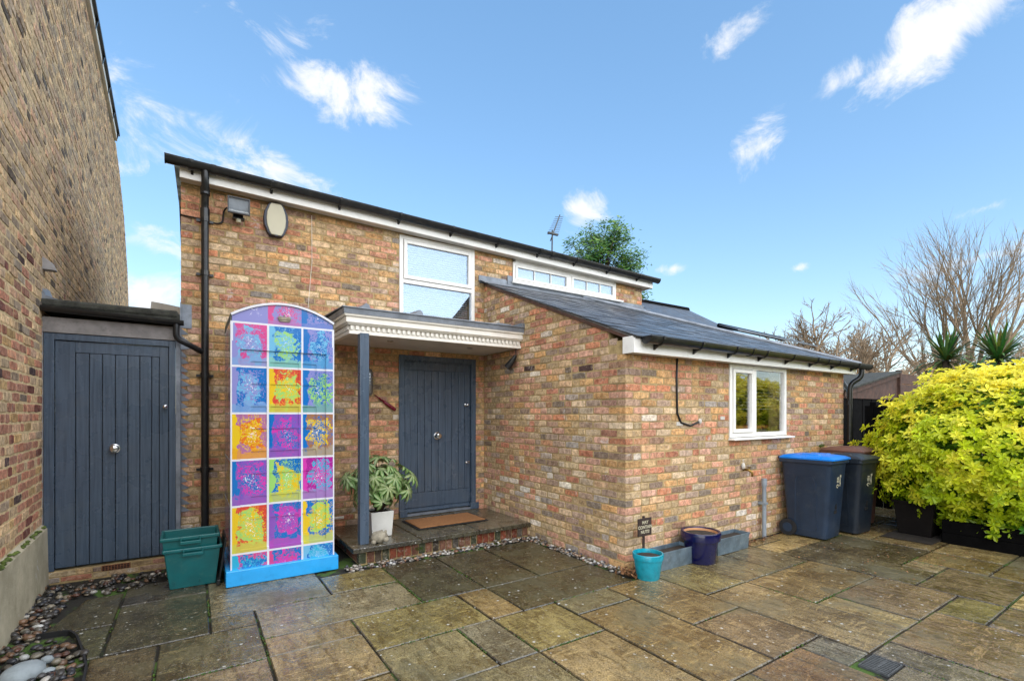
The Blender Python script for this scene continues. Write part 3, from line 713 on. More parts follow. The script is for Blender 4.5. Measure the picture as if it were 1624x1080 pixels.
# long clerestory window: two sashes of three panes
x0, x1, z0, z1 = CLE[0], CLE[1], 3.43, 3.725
c2 = obj('window', MB().box(x0 + .003, YA - .012, z0, x0 + .045, YA + .06, z1).box(x1 - .045, YA - .012, z0, x1 - .003, YA + .06, z1).box(x0 + .045, YA - .012, z0, x1 - .045, YA + .06, z0 + .035).box(x0 + .045, YA - .012, z1 - .04, x1 - .045, YA + .06, z1 + .07).box(4.985, YA - .012, z0 + .035, 5.055, YA + .06, z1 - .04), 'white', house, bevel=.003, label='long low white window of six panes under the eaves')
obj('sill', MB().box(x0 - .03, YA - .07, z0 - .03, x1 + .12, YA + .02, z0 - .002), 'white', c2, bevel=.004)
for (a, b) in ((x0 + .05, 4.98), (5.06, x1 - .05)):
    obj('sash', frame_mb(a, b, z0 + .038, z1 - .043, .032, YA - .02, YA + .03), 'white', c2, bevel=.003)
    L = (b - a - .064) / 3
    for i in range(3):
        p = a + .032 + L * i
        pane(c2, p + .006, p + L - .006, z0 + .07, z1 - .075, YA + .004, 'glass_up')
        if i: obj('glazing_bar', MB().box(p - .006, YA - .012, z0 + .0705, p + .006, YA + .02, z1 - .0755), 'white', c2)
obj('blind', B(x0 + .05, YA + .09, z0, x1 - .05, YA + .10, z1), 'blind', c2)
# kitchen window
x0, x1, z0, z1 = CW
c3 = obj('window', frame_mb(x0 + .003, x1 - .003, z0 + .02, z1, .048, YC - .014, YC + .055).box(5.60, YC - .014, z0 + .068, 5.672, YC + .055, z1 - .048), 'white', house, bevel=.004, label='white kitchen window with a dim room behind')
obj('sill', MB().prism([(x0 - .01, YC - .075, z0 - .012), (x0 - .01, YC + .05, z0 - .012), (x0 - .01, YC + .05, z0 + .018), (x0 - .01, YC - .075, z0 + .006)], (x1 - x0 + .10, 0, 0)), 'white', c3, bevel=.004)
obj('sash', frame_mb(x0 + .055, 5.598, z0 + .072, z1 - .052, .042, YC - .028, YC + .02), 'white', c3, bevel=.005)
pane(c3, x0 + .097, 5.557, z0 + .114, z1 - .094, YC + .002); pane(c3, 5.674, x1 - .05, z0 + .068, z1 - .048, YC + .012)
blind(c3, x0 + .07, x1 - .06, 1.55, z1 - .06, YC + .14, .042, .15)
# rooms behind the glass
def room(x0, x1, y0, y1, z0, z1):
    t = .03; m_ = MB(); m_.box(x0, y0, z0 - t, x1, y1, z0).box(x0, y0, z1, x1, y1, z1 + t).box(x0 - t, y0, z0, x0, y1, z1).box(x1, y0, z0, x1 + t, y1, z1).box(x0, y1, z0, x1, y1 + t, z1); return m_
obj('room', room(XB + .26, XE - .26, YC + .225, YC + 2.4, .1, 2.08), 'interior', house)
obj('room', room(XL + .26, XR - .26, YA + .225, YA + 3.5, 2.3, 3.72), 'interior', house)
kit = thing('kitchen_worktop', 'wooden worktop with a tap seen through the kitchen window', 'worktop', (5.75, YC + .5, .1))
obj('worktop', MB().box(4.5, YC + .23, 1.30, 7.2, YC + .75, 1.34), 'wood', kit); obj('cupboard', MB().box(4.52, YC + .25, .1, 7.18, YC + .72, 1.299), 'interior', kit)
obj('tap', MB().tube(bend([(5.45, YC + .45, 1.34), (5.45, YC + .45, 1.68), (5.56, YC + .40, 1.68), (5.56, YC + .40, 1.58)], .06), .012, 8), 'chrome', kit, smooth=True)

# --- front door
x0, x1, z0, z1 = DOOR
door = obj('front_door', MB().box(x0 + .10, YA + .035, .235, x1 - .095, YA + .075, z1 - .07), 'navy', house, label='slate blue boarded front door with chrome knob')
obj('door_frame', MB().box(x0 + .002, YA - .02, .178, x0 + .072, YA + .09, z1).box(x1 - .072, YA - .02, .178, x1 - .002, YA + .09, z1).box(x0 + .072, YA - .02, z1 - .065, x1 - .072, YA + .09, z1).box(x0 + .072, YA + .005, z1 - .08, x1 - .072, YA + .03, z1 - .0655), 'navy', door, bevel=.004)
obj('plinth_block', MB().box(x0 - .0, YA - .05, .174, x0 + .10, YA - .021, .262), 'navy', door, bevel=.004); obj('plinth_block', MB().box(x1 - .10, YA - .05, .174, x1 + .03, YA - .021, .262), 'navy', door, bevel=.004)
obj('threshold', MB().box(x0 + .10, YA - .045, .174, x1 - .10, YA + .03, .205), 'lead', door, bevel=.004); obj('weather_bar', MB().prism([(x0 + .09, YA + .034, .22), (x0 + .09, YA - .005, .22), (x0 + .09, YA - .005, .232), (x0 + .09, YA + .034, .27)], (x1 - x0 - .18, 0, 0)), 'navy', door)
dl, dr = x0 + .085, x1 - .082
obj('rail', MB().box(dl, YA + .012, z1 - .185, dr, YA + .034, z1 - .083), 'navy', door, bevel=.003); obj('rail', MB().box(dl, YA + .012, .272, dr, YA + .034, .46), 'navy', door, bevel=.003)
obj('stile', MB().box(dl, YA + .012, .462, dl + .075, YA + .034, z1 - .187), 'navy', door, bevel=.003); obj('stile', MB().box(dr - .075, YA + .012, .462, dr, YA + .034, z1 - .187), 'navy', door, bevel=.003)
n = 8; pw = (dr - dl - .15) / n
for i in range(n):
    obj('plank', MB().box(dl + .075 + pw * i + .003, YA + .018, .463, dl + .075 + pw * (i + 1) - .003, YA + .034, z1 - .188), 'navy', door, bevel=.004)
kp = PY(694, 691, YA)
def knob(c, r, parent, name='knob', mat='chrome'):
    c = Vector(c); k = MB(); k.lathe((0, 0, 0), [(r * 1.15, 0), (r * 1.15, .008), (r * .5, .012), (r * .45, .03), (r * .85, .038), (r, .055), (r * .8, .072), (r * .3, .078)], 20)
    k.xf(Matrix.Translation(c) @ Matrix.Rotation(PI / 2, 4, 'X')); return obj(name, k, mat, parent, smooth=True, auto=40)
knob((kp.x, YA + .017, kp.z), .043, door)
for (px, py, r) in ((741, 642, .014), (741, 688, .0)):
    if r: q = PY(px, py, YA); knob((q.x - .02, YA + .011, q.z), .018, door, 'lock')
q = PY(743.5, 733, YA); obj('letter_catch', MB().tube([(q.x - .05, YA + .008, q.z), (q.x + .01, YA + .002, q.z + .012)], .008, 8), 'chrome', door); knob((q.x - .03, YA + .011, q.z), .014, door, 'lock')

# --- porch step
step = obj('porch_step', MB().box(1.385, 4.835, -.03, XB - .001, YA - .001, .118), 'mortar', house, label='porch step of stone slabs on brick-on-edge risers')
xs = [1.30, 2.02, 2.72, XB - .006]
for a, b in zip(xs, xs[1:]):
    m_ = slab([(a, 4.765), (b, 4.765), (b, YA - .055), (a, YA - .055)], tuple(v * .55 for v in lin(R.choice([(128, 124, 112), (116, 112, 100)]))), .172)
    for p in m_.v:
        if p.z < .15: p.z = .128
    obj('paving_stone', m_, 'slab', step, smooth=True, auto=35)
FS = Face((0, 4.835, 0), (1, 0, 0), (0, -1, 0)); x = 1.375
STB = pal([(8, (160, 86, 62)), (8, (134, 92, 74)), (6, (120, 112, 104)), (5, (92, 82, 70)), (4, (170, 120, 96)), (3, (84, 92, 70))], .55, False)
while x < XB - .06:
    w_ = .066 + R.uniform(-.004, .004); m_ = MB(); brick_mb(m_, [(x, .0), (x + w_, .0), (x + w_, .118), (x, .118)], FS, STB(), .012 + R.uniform(-.003, .005), .06); obj('brick', m_, 'brick', step); x += w_ + .013
FS2 = Face((1.385, 0, 0), (0, -1, 0), (-1, 0, 0)); y = 4.84
while y < YA - .2:
    m_ = MB(); brick_mb(m_, [(-y - .066, 0), (-y, 0), (-y, .118), (-y - .066, .118)], FS2, STB(), .01, .05); obj('brick', m_, 'brick', step); y += .079

# --- porch canopy
CZ0, CZ1, CYF, CXL = 2.312, 2.565, 4.915, 1.27
cx0 = PY(545, 491, CYF).x
can = obj('porch_canopy', MB().box(cx0 + .10, CYF + .10, CZ0, XB - .008, YA - .006, CZ0 + .016), 'soffit', house, label='white dentil-moulded porch canopy with lead flat roof')
def corn(z0, z1, o0, o1, mat, name):
    """moulding running round front and left side"""
    m_ = MB(); a = [(cx0 + o0, z0), (cx0 + o1, z1)]
    pts = lambda o, z: [Vector((cx0 + o, YA - .006, z)), Vector((cx0 + o, CYF + o, z)), Vector((XB - .006, CYF + o, z)), Vector((XB - .006, CYF + o + .05, z)), Vector((cx0 + o + .05, CYF + o + .05, z)), Vector((cx0 + o + .05, YA - .006, z))]
    m_.loft([pts(o0, z0), pts(o1, z1)]); return obj(name, m_, mat, can)
corn(CZ0 - .004, CZ0 + .03, .075, .075, 'whitepaint', 'moulding'); corn(CZ0 + .0305, CZ0 + .085, .092, .092, 'whitepaint', 'dentil_band')
corn(CZ0 + .0855, CZ0 + .105, .06, .045, 'whitepaint', 'moulding'); corn(CZ0 + .1055, CZ0 + .165, .035, .035, 'whitepaint', 'fascia'); corn(CZ0 + .1655, CZ0 + .185, .018, .012, 'whitepaint', 'moulding')
corn(CZ0 + .1855, CZ1 - .012, .008, .0, 'lead', 'lead_edge')
db = MB(); x = cx0 + .085; dn0 = None
while x < XB - .05:
    m_ = MB().box(x, CYF + .066, CZ0 + .038, x + .030, CYF + .0915, CZ0 + .078)
    if dn0 is None: dn0 = obj('dentil', m_, 'whitepaint', can)
    else: inst('dentil', dn0, can, (x + .015, ORG[dn0.name].y, ORG[dn0.name].z))
    x += .055
y = CYF + .13
while y < YA - .05:
    inst('dentil', dn0, can, (cx0 + .079, y, ORG[dn0.name].z), (0, 0, PI / 2)); y += .055
obj('lead_roof', MB().prism([(cx0 - .012, CYF - .012, CZ1 - .012), (XB - .006, CYF - .012, CZ1 - .012), (XB - .006, YA - .008, CZ1 + .03), (cx0 - .012, YA - .008, CZ1 + .03)], (0, 0, .013)), 'lead', can, bevel=.003)
for px in (577, 661):
    q = PY(px, 492, CYF + .1); obj('lead_roll', MB().prism([(q.x - .06, CYF + .03, CZ1 + .003), (q.x + .05, CYF + .03, CZ1 + .003), (q.x + .035, CYF + .03, CZ1 + .045), (q.x + .005, CYF + .03, CZ1 + .06)], (0, .85, .04)), 'lead', can)
obj('lead_upstand', MB().box(XB - .05, CYF - .01, CZ1 + .002, XB - .008, CYF + .5, CZ1 + .045), 'lead', can); obj('lead_upstand', MB().box(XB - .26, CYF + .2, CZ1 + .01, XB - .07, CYF + .4, CZ1 + .06), 'lead', can)
pb = G(574, 861, .17)
obj('post', MB().box(1.405, 4.885, .1735, 1.497, 4.977, CZ0 - .005), 'navy', can, bevel=.006, label='square slate blue porch post')
for px, py in ((619, 540), (745, 551)):
    q = PD(px, py, 1.); t = (CZ0 - H) / (q.z - H); p = Vector((0, 0, H)) + (q - Vector((0, 0, H))) * t
    obj('downlight', MB().tube([(p.x, p.y, CZ0 - .012), (p.x, p.y, CZ0 + .004)], .035, 14), 'chrome', can)
# --- lean-to roof with slates
SLT = [lin((90, 94, 102)), lin((104, 108, 114)), lin((78, 82, 88)), lin((116, 120, 126)), lin((94, 96, 100))]
RY0, RX0, RX1 = YC - .165, XB - .03, 8.20
rzz = lambda y: rz(y) + .035
run = math.hypot(1, rk); nx = Vector((0, -rk / run, 1 / run))
roof = obj('lean_to_roof', MB().prism([(RX0 + .02, RY0 + .03, rzz(RY0 + .03) - .022), (RX1 - .03, RY0 + .03, rzz(RY0 + .03) - .022), (RX1 - .03 - 2.9, YA + .0, rzz(YA) - .022), (RX0 + .02, YA + .0, rzz(YA) - .022)], (0, 0, .016)), 'leadwood', house, label='grey slate lean-to roof below the clerestory window')
obj('lean_to_roof', MB().prism([(RX1 - .03, RY0 + .03, rzz(RY0 + .03) - .022), (RX1 - .03, 7.2, rzz(RY0 + .03) - .022), (RX1 - .03 - 2.9, YA, rzz(YA) - .022)], (0, 0, .016), tint=SLT[0]), 'slate', roof)
ex = .205; row = 0; y = RY0
slate_src = []
for k in range(5):
    w_, L = .246, .40; m_ = MB()
    e = [(-w_ / 2, 0, 0), (0, R.uniform(-.004, .004), R.uniform(-.001, .002)), (w_ / 2, R.uniform(-.004, .004), 0), (w_ / 2, L, 0), (-w_ / 2, L, 0)]
    m_.loft([[Vector(p) for p in e], [Vector(p) + Vector((0, 0, .011)) for p in e]], tint=tuple(v * .55 for v in SLT[k])); slate_src.append(m_)
cnt = 0; srcobj = {}
tiltm = Matrix.Rotation(math.atan(rk) - .019, 4, 'X'); restm = MB()
while y < YA - .06:
    xr = RX1 - (y - RY0) * 1.02 if y > RY0 + .1 else RX1
    x = RX0 + (.125 if row % 2 else .0)
    if row % 2: pass
    while x < xr + .02:
        k = R.randrange(5); loc = Vector((x + .125, y, rzz(y) + .002)) + Vector((0, R.uniform(-.004, .004), R.uniform(-.001, .002)))
        if x + .25 > xr: pass
        if k not in srcobj:
            m_ = MB().merge(slate_src[k]); m_.xf(tiltm); o = obj('slate', m_.xf(Matrix.Translation(loc)), 'slate', roof, org=loc); srcobj[k] = o
        else: inst('slate', srcobj[k], roof, loc, (0, 0, R.uniform(-.006, .006)))
        x += .25; cnt += 1
    y += ex / run; row += 1
obj('hip_flashing', MB().tube([(RX1, RY0 + .02, rzz(RY0) + .02), (RX1 - 2.92, YA - .02, rzz(YA) + .03)], .03, 8), 'lead', roof)
# abutment flashing under the clerestory, verge board
mb = MB(); mb.box(3.36, YA - .025, 3.33, XR + .02, YA - .006, 3.415); mb.prism([(3.36, YA - .17, rzz(YA - .17) + .018), (XR + .02, YA - .17, rzz(YA - .17) + .018), (XR + .02, YA - .02, rzz(YA) + .016), (3.36, YA - .02, rzz(YA) + .016)], (0, 0, .006)); obj('lead_flashing', mb, 'lead', roof)
obj('flashing_step', MB().box(3.82, YA - .034, 3.36, 3.91, YA - .0255, 3.50), 'lead', roof); obj('flashing_step', MB().box(3.34, YA - .036, 3.35, 3.80, YA - .0255, 3.43), 'lead', roof)
mb = MB(); mb.prism([(XB - .022, RY0 + .05, rzz(RY0 + .05) - .055), (XB - .022, YA - .03, rzz(YA) - .055), (XB - .022, YA - .03, rzz(YA) - .023), (XB - .022, RY0 + .05, rzz(RY0 + .05) - .023)], (.03, 0, 0)); obj('verge_board', mb, 'shedwood', roof)
# eaves of the extension
mb = MB(); ez0, ez1 = 2.062, 2.20
mb.box(XB - .03, YC - .135, ez0, 4.20, YC - .115, ez1); mb.box(4.203, YC - .135, ez0, 8.08, YC - .115, ez1); mb.box(XB - .03, YC - .1145, ez0, XB - .008, YC + .01, ez1 + .02)
obj('fascia', mb, 'white', house, bevel=.003)
obj('soffit', MB().box(XB - .007, YC - .1145, ez0 + .004, 8.07, YC - .008, ez0 + .018), 'soffit', house)
gutC = gutter('gutter', (XB + .06, YC - .205, 2.215), (8.30, YC - .205, 2.205), .060, house, 8, collar=(.35, .72))
dp2 = obj('downpipe', MB().tube(bend([(8.14, YC - .185, 2.18), (8.14, YC - .185, 2.02), (8.045, YC - .07, 1.93), (8.045, YC - .06, .0)], .08), .034, 12), 'black', house, smooth=True, auto=50)
for z in (1.62, .8): obj('pipe_collar', MB().tube([(8.045, YC - .06, z), (8.045, YC - .06, z + .06)], .041, 12), 'black', dp2)
obj('branch_pipe', MB().tube(bend([(8.05, YC - .05, 1.75), (8.22, YC + .02, 1.86), (8.24, YC + .1, 1.97)], .05), .026, 10), 'greypvc', dp2, smooth=True)
# rear wings of the roof
rw = thing('rear_roof', 'dark slate roofs stepping down behind the lean-to', 'roof', (8, 8, 0))
def plane_roof(poly, name='roof_slope'):
    obj(name, MB().prism(poly, (0, 0, .03), tint=tuple(v * .5 for v in SLT[1])), 'slate', rw)
a, b = PD(1018, 481, 9.9), PD(1090, 493, 10.9); c_, d = PD(1300, 574, 10.6), PD(1018, 520, 8.6)
A1 = Vector((7.0, 7.1, a.z)); 
y_r = 7.0; ra = PY(1010, 479, y_r); rb = PY(1090, 493, y_r); rc = PY(1243, 538, 6.2)
lowz = 2.2
plane_roof([(ra.x - .6, 4.3, lowz + .1), (9.9, 4.3, lowz), (rb.x, y_r, rb.z), (ra.x - .3, y_r, ra.z)])
obj('ridge', MB().tube([(ra.x - .3, y_r, ra.z + .01), (rb.x, y_r, rb.z + .01)], .07, 8), 'shedblack', rw)
r1, r2 = PY(1140, 516, 5.6), PY(1243, 538, 5.6)
plane_roof([(r1.x - .5, 4.9, r1.z - .25), (r2.x, 4.9, r2.z - .25), (r2.x, 5.6, r2.z), (r1.x, 5.6, r1.z)])
obj('ridge', MB().tube([r1, r2], .045, 8), 'shedblack', rw); obj('wall', MB().box(6.9, 7.0, 0, 10.2, 7.2, 2.6), 'mortar', rw)

# ================================================================== TALL NEIGHBOUR WALL
nb_ = thing('neighbour_building', 'tall weathered brown brick side wall with mossy rendered plinth on the left', 'building', (-1.2, 6, 0))
ang = math.radians(1.8); U = Vector((-math.sin(ang), math.cos(ang), 0)); NN = Vector((math.cos(ang), math.sin(ang), 0))
FN = Face(Vector((-1.07, 5, 0)) - U * 5 / math.cos(ang) * 1.0, U, NN)
FN.o = Vector((-1.07, 5.0, 0)) - U * 5.0
def onN(px, py):
    r = ray(px, py); o = Vector((0, 0, H)); t = (FN.o - o).dot(NN) / r.dot(NN); p = o + r * t; return (p - FN.o).dot(U), p.z
e1, e2 = onN(135, 0), onN(181, 220); f = [onN(*q) for q in ((184, 228), (190, 280), (197, 350), (202, 430), (204, 485))]
eav = (e1[1] + e2[1]) / 2
prof = [(2.9, 0), (f[-1][0], 0), (f[-1][0], f[-1][1])] + list(reversed(f[:-1])) + [(e2[0], eav), (2.9, eav)]
nwall = obj('side_wall', MB().prism([FN.p(s_, z_) for s_, z_ in prof], NN * -.4), 'mortar_n', nb_)
def tN(s_, z_):
    k = max(0., min(1., (2.9 - z_) / 1.6)) * max(.25, min(1, (8 - s_) / 3)); return RED() if R.random() < k * .9 else GREY()
cl = []
ff = [(e2[0], max(eav, f[0][1] + .02))] + f
for p, q in zip(ff, ff[1:]):
    dx, dz = q[0] - p[0], q[1] - p[1]; a_, b_ = -dz, dx
    if a_ < 0: a_, b_ = -a_, -b_
    cl.append((a_, b_, a_ * p[0] + b_ * p[1]))
bN = lay(FN, 2.9, f[-1][0] + .4, .54, eav, tN, [], [], header=.5, proud=.003, joint=.013)
bN2 = []
for (po, fa, ti, pr_, dp_) in bN:
    m_s = sum(p[0] for p in po) / len(po)
    for (p, q, c_) in zip(ff, ff[1:], cl):
        if p[0] <= m_s <= q[0] and q[0] > p[0] + 1e-4: po = clip(po, *c_)
    if m_s <= ff[-1][0] and len(po) > 2 and area(po) > .0008: bN2.append((po, fa, ti, pr_, dp_))
bN = bN2
place_bricks([(nwall, bN)], 'brick_n', [(60, 470, 300, 1000)])
FE = Face(FN.p(2.9, 0, -.4), NN, -U); me_ = MB()
for b in lay(FE, 0., .40, .54, eav, tN, header=.5, proud=.003, joint=.013): brick_mb(me_, *b)
obj('brickwork', me_, 'brick_n', nwall, kind='stuff')
pl = MB(); pl.prism([FN.p(2.9, -.03, .0), FN.p(2.9, -.03, .045), FN.p(2.9, .49, .035), FN.p(2.9, .53, .0)], U * 2.89); obj('plinth', pl, 'render', nb_)
mm = MB()
for i in range(90):
    s_ = R.uniform(2.8, 5.75); c_ = FN.p(s_, .51 + R.uniform(-.012, .02), .022); mm.lathe(c_, [(.004, -.008), (R.uniform(.012, .024), -.002), (R.uniform(.008, .016), .008), (.002, .013)], 6)
obj('moss', mm, 'moss', nb_, kind='stuff', smooth=True)
vg = MB(); vg.prism([FN.p(2.9, eav - .02, .0), FN.p(2.9, eav - .02, .05), FN.p(2.9, eav + .10, .05), FN.p(2.9, eav + .10, .0)], U * (e2[0] - 2.9)); obj('eaves_board', vg, 'whitepaint', nb_)
vg = MB(); vg.prism([FN.p(2.9, eav + .101, -.4), FN.p(2.9, eav + .101, .09), FN.p(2.9, eav + .15, .09), FN.p(2.9, eav + .6, -.4)], U * (e2[0] - 2.87)); obj('eaves_gutter', vg, 'black', nb_)
for i in range(8): obj('gutter_bracket', MB().prism([FN.p(e2[0] - .1 - i * .85, eav - .03, .051), FN.p(e2[0] - .1 - i * .85, eav + .10, .051), FN.p(e2[0] - .1 - i * .85, eav + .10, .085)], U * .03), 'black', nb_)
sv_, zv = onN(68, 419); vt = MB().loft([[FN.p(sv_ - .05, zv - .05, .001), FN.p(sv_ + .05, zv - .05, .001), FN.p(sv_ + .05, zv + .06, .001), FN.p(sv_ - .05, zv + .06, .001)], [FN.p(sv_ - .04, zv - .05, .09), FN.p(sv_ + .04, zv - .05, .09), FN.p(sv_ + .04, zv + .01, .07), FN.p(sv_ - .04, zv + .01, .07)]])
obj('vent_cowl', vt, 'leadwood', nb_)

# ================================================================== GATE
YG = 5.80
gp = lambda px, py: PY(px, py, YG)
gate = thing('garden_gate', 'slate blue boarded gate between the tall wall and the house', 'gate', (-.6, YG, .1))
gl, gr_ = gp(87, 700).x, gp(267.5, 700).x; gb, gt = .125, 2.145
obj('gate_leaf', MB().box(gl, YG + .02, gb, gr_, YG + .05, gt), 'navy_dk', gate)
obj('gate_frame', MB().box(gl - .07, YG - .02, gb - .02, gl - .002, YG + .06, gt + .06).box(gr_ + .002, YG - .02, gb - .02, gr_ + .055, YG + .06, gt + .06).box(gl - .002, YG - .02, gt + .004, gr_ + .002, YG + .06, gt + .06), 'navy', gate, bevel=.003)
ed = [gp(p, 700).x for p in (119.8, 141.5, 162.2, 182.9, 202.6, 221.7, 240.4, 252.8)]
obj('stile', MB().box(gl + .003, YG - .004, gb, ed[0] - .003, YG + .019, gt - .003), 'navy', gate, bevel=.002); obj('stile', MB().box(ed[-1] + .003, YG - .004, gb, gr_ - .003, YG + .019, gt - .003), 'navy', gate, bevel=.002)
obj('rail', MB().box(ed[0] - .002, YG - .002, gt - .10, ed[-1] + .002, YG + .019, gt - .003), 'navy', gate, bevel=.002)
for a, b in zip(ed, ed[1:]): obj('plank', MB().box(a + .003, YG + .002, gb, b - .003, YG + .019, gt - .104), 'navy', gate, bevel=.003)
k = gp(182, 711); knob((k.x, YG + .001, k.z), .036, gate); k = gp(262, 645); knob((k.x, YG - .005, k.z), .017, gate, 'lock')
gs = thing('gate_surround', 'lead-faced gate surround with black gutter and felt flat roof above the gate', 'lean-to', (-.6, YG + .1, 0))
obj('side_post', MB().box(-1.115, YG - .03, .03, gl - .072, YG + .1, gt + .064), 'leadwood', gs); obj('head_board', MB().box(-1.115, YG - .03, gt + .065, gr_ + .06, YG + .1, 2.345), 'leadwood', gs, bevel=.003)
obj('lead_cladding', MB().box(gr_ + .057, YG - .005, .0, XL - .006, YG + .1, 2.344), 'lead', gs)
fl = MB(); z = .5
while z < 2.3:                                                           # stepped flashing teeth over the brickwork
    fl.prism([(XL - .004, YA - .010, z), (XL + .075 + R.uniform(-.02, .02), YA - .010, z + R.uniform(.0, .02)), (XL - .004, YA - .010, z + .072)], (0, .004, 0)); z += .0745
fl.box(XL - .005, YA - .012, 2.36, XL + .09, YA - .006, 2.60); fl.box(XL - .007, YG + .02, .3, XL - .001, YA - .01, 2.6); obj('stepped_flashing', fl, 'lead', gs)
obj('flat_roof', MB().box(-1.12, YG - .05, 2.40, XL - .008, 8.2, 2.47), 'felt', gs); obj('roof_kerb', MB().box(-1.11, YG - .06, 2.43, XL - .02, YG + .05, 2.50), 'felt', gs, bevel=.02)
mb = MB(); n = 10; pr = [Vector((0, math.cos(PI + PI * j / n) * .045, -math.sin(PI * j / n) * .045)) for j in range(n + 1)]
ga, gb2 = Vector((-1.10, YG - .095, 2.425)), Vector((XL + .02, YG - .095, 2.395))
mb.loft([[ga + p for p in pr] + [ga + p * .85 for p in reversed(pr)], [gb2 + p for p in pr] + [gb2 + p * .85 for p in reversed(pr)]]); mb.prism([ga + p for p in pr], (-.006, 0, 0)); mb.prism([gb2 + p for p in pr], (.006, 0, 0))
obj('gutter', mb, 'black', gs, smooth=True, auto=50)
obj('downpipe', MB().tube(bend([(-.13, YG - .095, 2.37), (-.13, YG - .095, 2.22), (-.02, YG - .06, 2.17), (.085, YA - .085, 2.12)], .05), .028, 12), 'black', gs, smooth=True, auto=50)
obj('lead_upstand', MB().prism([(-1.112, YG - .04, 2.47), (-1.112, YG - .04, 2.66), (-1.07, YG - .04, 2.53), (-.98, YG - .04, 2.50)], (0, .35, 0)), 'lead', gs)
obj('roof_tile_edge', MB().prism([PY(236, 484, 8.3) + Vector((0, 0, -.25)), PY(240, 478, 8.3), PY(262, 482, 8.3), PY(290, 488, 8.3), PY(292, 488, 8.3) + Vector((0, 0, -.25))], (0, .2, 0)), 'whitepaint', gs)
sill = obj('brick_sill', MB().box(-1.09, YG - .015, -.03, -.11, YG + .1, .10), 'mortar', gs)
FG = Face((0, YG - .015, 0), (1, 0, 0), (0, -1, 0))
for b in lay(FG, -1.08, -.12, .0, .10, lambda s_, z_: tuple(v * .75 for v in COOL()), [(-.70, -.48, .05, .12)], course=.052, joint=.007, header=.2): m_ = MB(); brick_mb(m_, *b); obj('brick', m_, 'brick', sill)
ab = MB(); ab.box(-.695, YG - .022, .048, -.485, YG + .0, .098)
abo = obj('air_brick', ab, 'rust', sill)
hl = MB()
for r_ in range(3):
    for i in range(9): hl.box(-.688 + i * .0222, YG - .0245, .053 + r_ * .0145, -.688 + i * .0222 + .014, YG - .0215, .053 + r_ * .0145 + .009)
obj('air_holes', hl, 'dark', abo)

# ================================================================== PHONE BOX
tb = thing('phone_box', 'tall phone box wrapped in multicoloured splash prints beside the green boxes', 'phone box', (.70, 5.27, 0))
X0, X1, Y0, Y1 = .275, 1.142, 4.835, 5.70
obj('plinth', MB().box(X0 - .036, Y0 - .036, 0, X1 + .032, Y1 + .03, .138), 'bluepaint', tb, bevel=.008)
obj('body', MB().box(X0 + .03, Y0 + .03, .138, X1 - .03, Y1, 2.34), 'whitegrid', tb)
rowsz = [.138, .268, .684, 1.088, 1.498, 1.911, 2.294, 2.52]
cols = [PY(px, 700, Y0).x for px in (366.6, 425.2, 479.5, 530.5)]; cols[0] = X0; cols[3] = X1
C_ = dict(lv=(150, 150, 218), pk=(232, 70, 150), lb=(120, 200, 240), bl=(0, 120, 205), lg=(170, 230, 120), rd=(232, 72, 56), mg=(228, 60, 186), pu=(150, 90, 200), ye=(250, 210, 30), og=(240, 120, 40), mv=(190, 120, 170), bn=(176, 122, 82), cy=(40, 190, 230), vi=(180, 30, 160), wh=(236, 230, 240))
CEL = {0: ['bl pk cy', 'mg bl pk', 'cy bl lb'], 1: ['lg rd ye', 'mg bl pu', 'lg bl ye'], 2: ['mg pu bl', 'ye bl lg', 'cy vi mg'], 3: ['og mv ye', 'mg pu bl', 'ye bn bl'], 4: ['lb bl lv', 'lg rd ye', 'lg lv bl'], 5: ['lb pk lv', 'lg bl lb', 'lb lv bl'], 6: ['lv lv lv', 'lv lv pk', 'lv lv bl']}
def relief(x, z):
    """depth of the moulded front at a point (positive = towards the viewer)"""
    d = 0.
    if z < 2.13 and (x < X0 + .012 or x > X1 - .012): return 0.
    if .30 < z < 2.06 and X0 + .075 < x < X1 - .075: d = -.016
    else: return -.004 if z > 2.13 and (x < X0 + .02 or x > X1 - .02) else 0.
    if X0 + .16 < x < X1 - .16 and .36 < z < 1.96:
        d = -.024
        zz = (z - .36) % .20; xx = x
        if zz < .022 or any(abs(x - q) < .014 for q in (X0 + .30, X1 - .30)): d = -.016
    return d
zl = sorted({*rowsz, 2.13, .30, 2.06, .36, 1.96, *[.36 + .20 * i for i in range(8)], *[.36 + .20 * i + .022 for i in range(8)]})
xl = sorted({X0, X1, X0 + .012, X1 - .012, X0 + .02, X1 - .02, X0 + .075, X1 - .075, X0 + .16, X1 - .16, X0 + .286, X0 + .314, X1 - .314, X1 - .286, cols[1], cols[2]})
hb = .0085                                                                 # half width of the white borders
zl = sorted({*zl, *[z + s_ * hb for z in rowsz[1:-1] for s_ in (-1, 1)]}); xl = sorted({*xl, X0 + hb * 1.4, X1 - hb * 1.4, *[c_ + s_ * hb for c_ in cols[1:3] for s_ in (-1, 1)]})
def arch(x): t = (x - (X0 + X1) / 2) / ((X1 - X0) / 2); return 2.362 + .135 * (1 - t * t)
def cellof(x, z):
    for c_ in range(3):
        a = cols[c_] + (hb * 1.4 if c_ == 0 else hb); b = cols[c_ + 1] - (hb * 1.4 if c_ == 2 else hb)
        if a < x < b:
            for r_ in range(7):
                lo = rowsz[r_] + (hb if r_ else 0); hi = rowsz[r_ + 1] - (hb if r_ < 6 else .0)
                if lo < z < hi: return r_, c_, (x - a) / (b - a), (z - lo) / (hi - lo)
    return None
cells = {}
def depth(xi, zi):
    return relief((xl[xi] + xl[xi + 1]) / 2, (zl[zi] + zl[zi + 1]) / 2)
zl = [z for z in zl if z <= 2.294 + hb + 1e-6]
def addq(key, quad): cells.setdefault(key, []).append(quad)
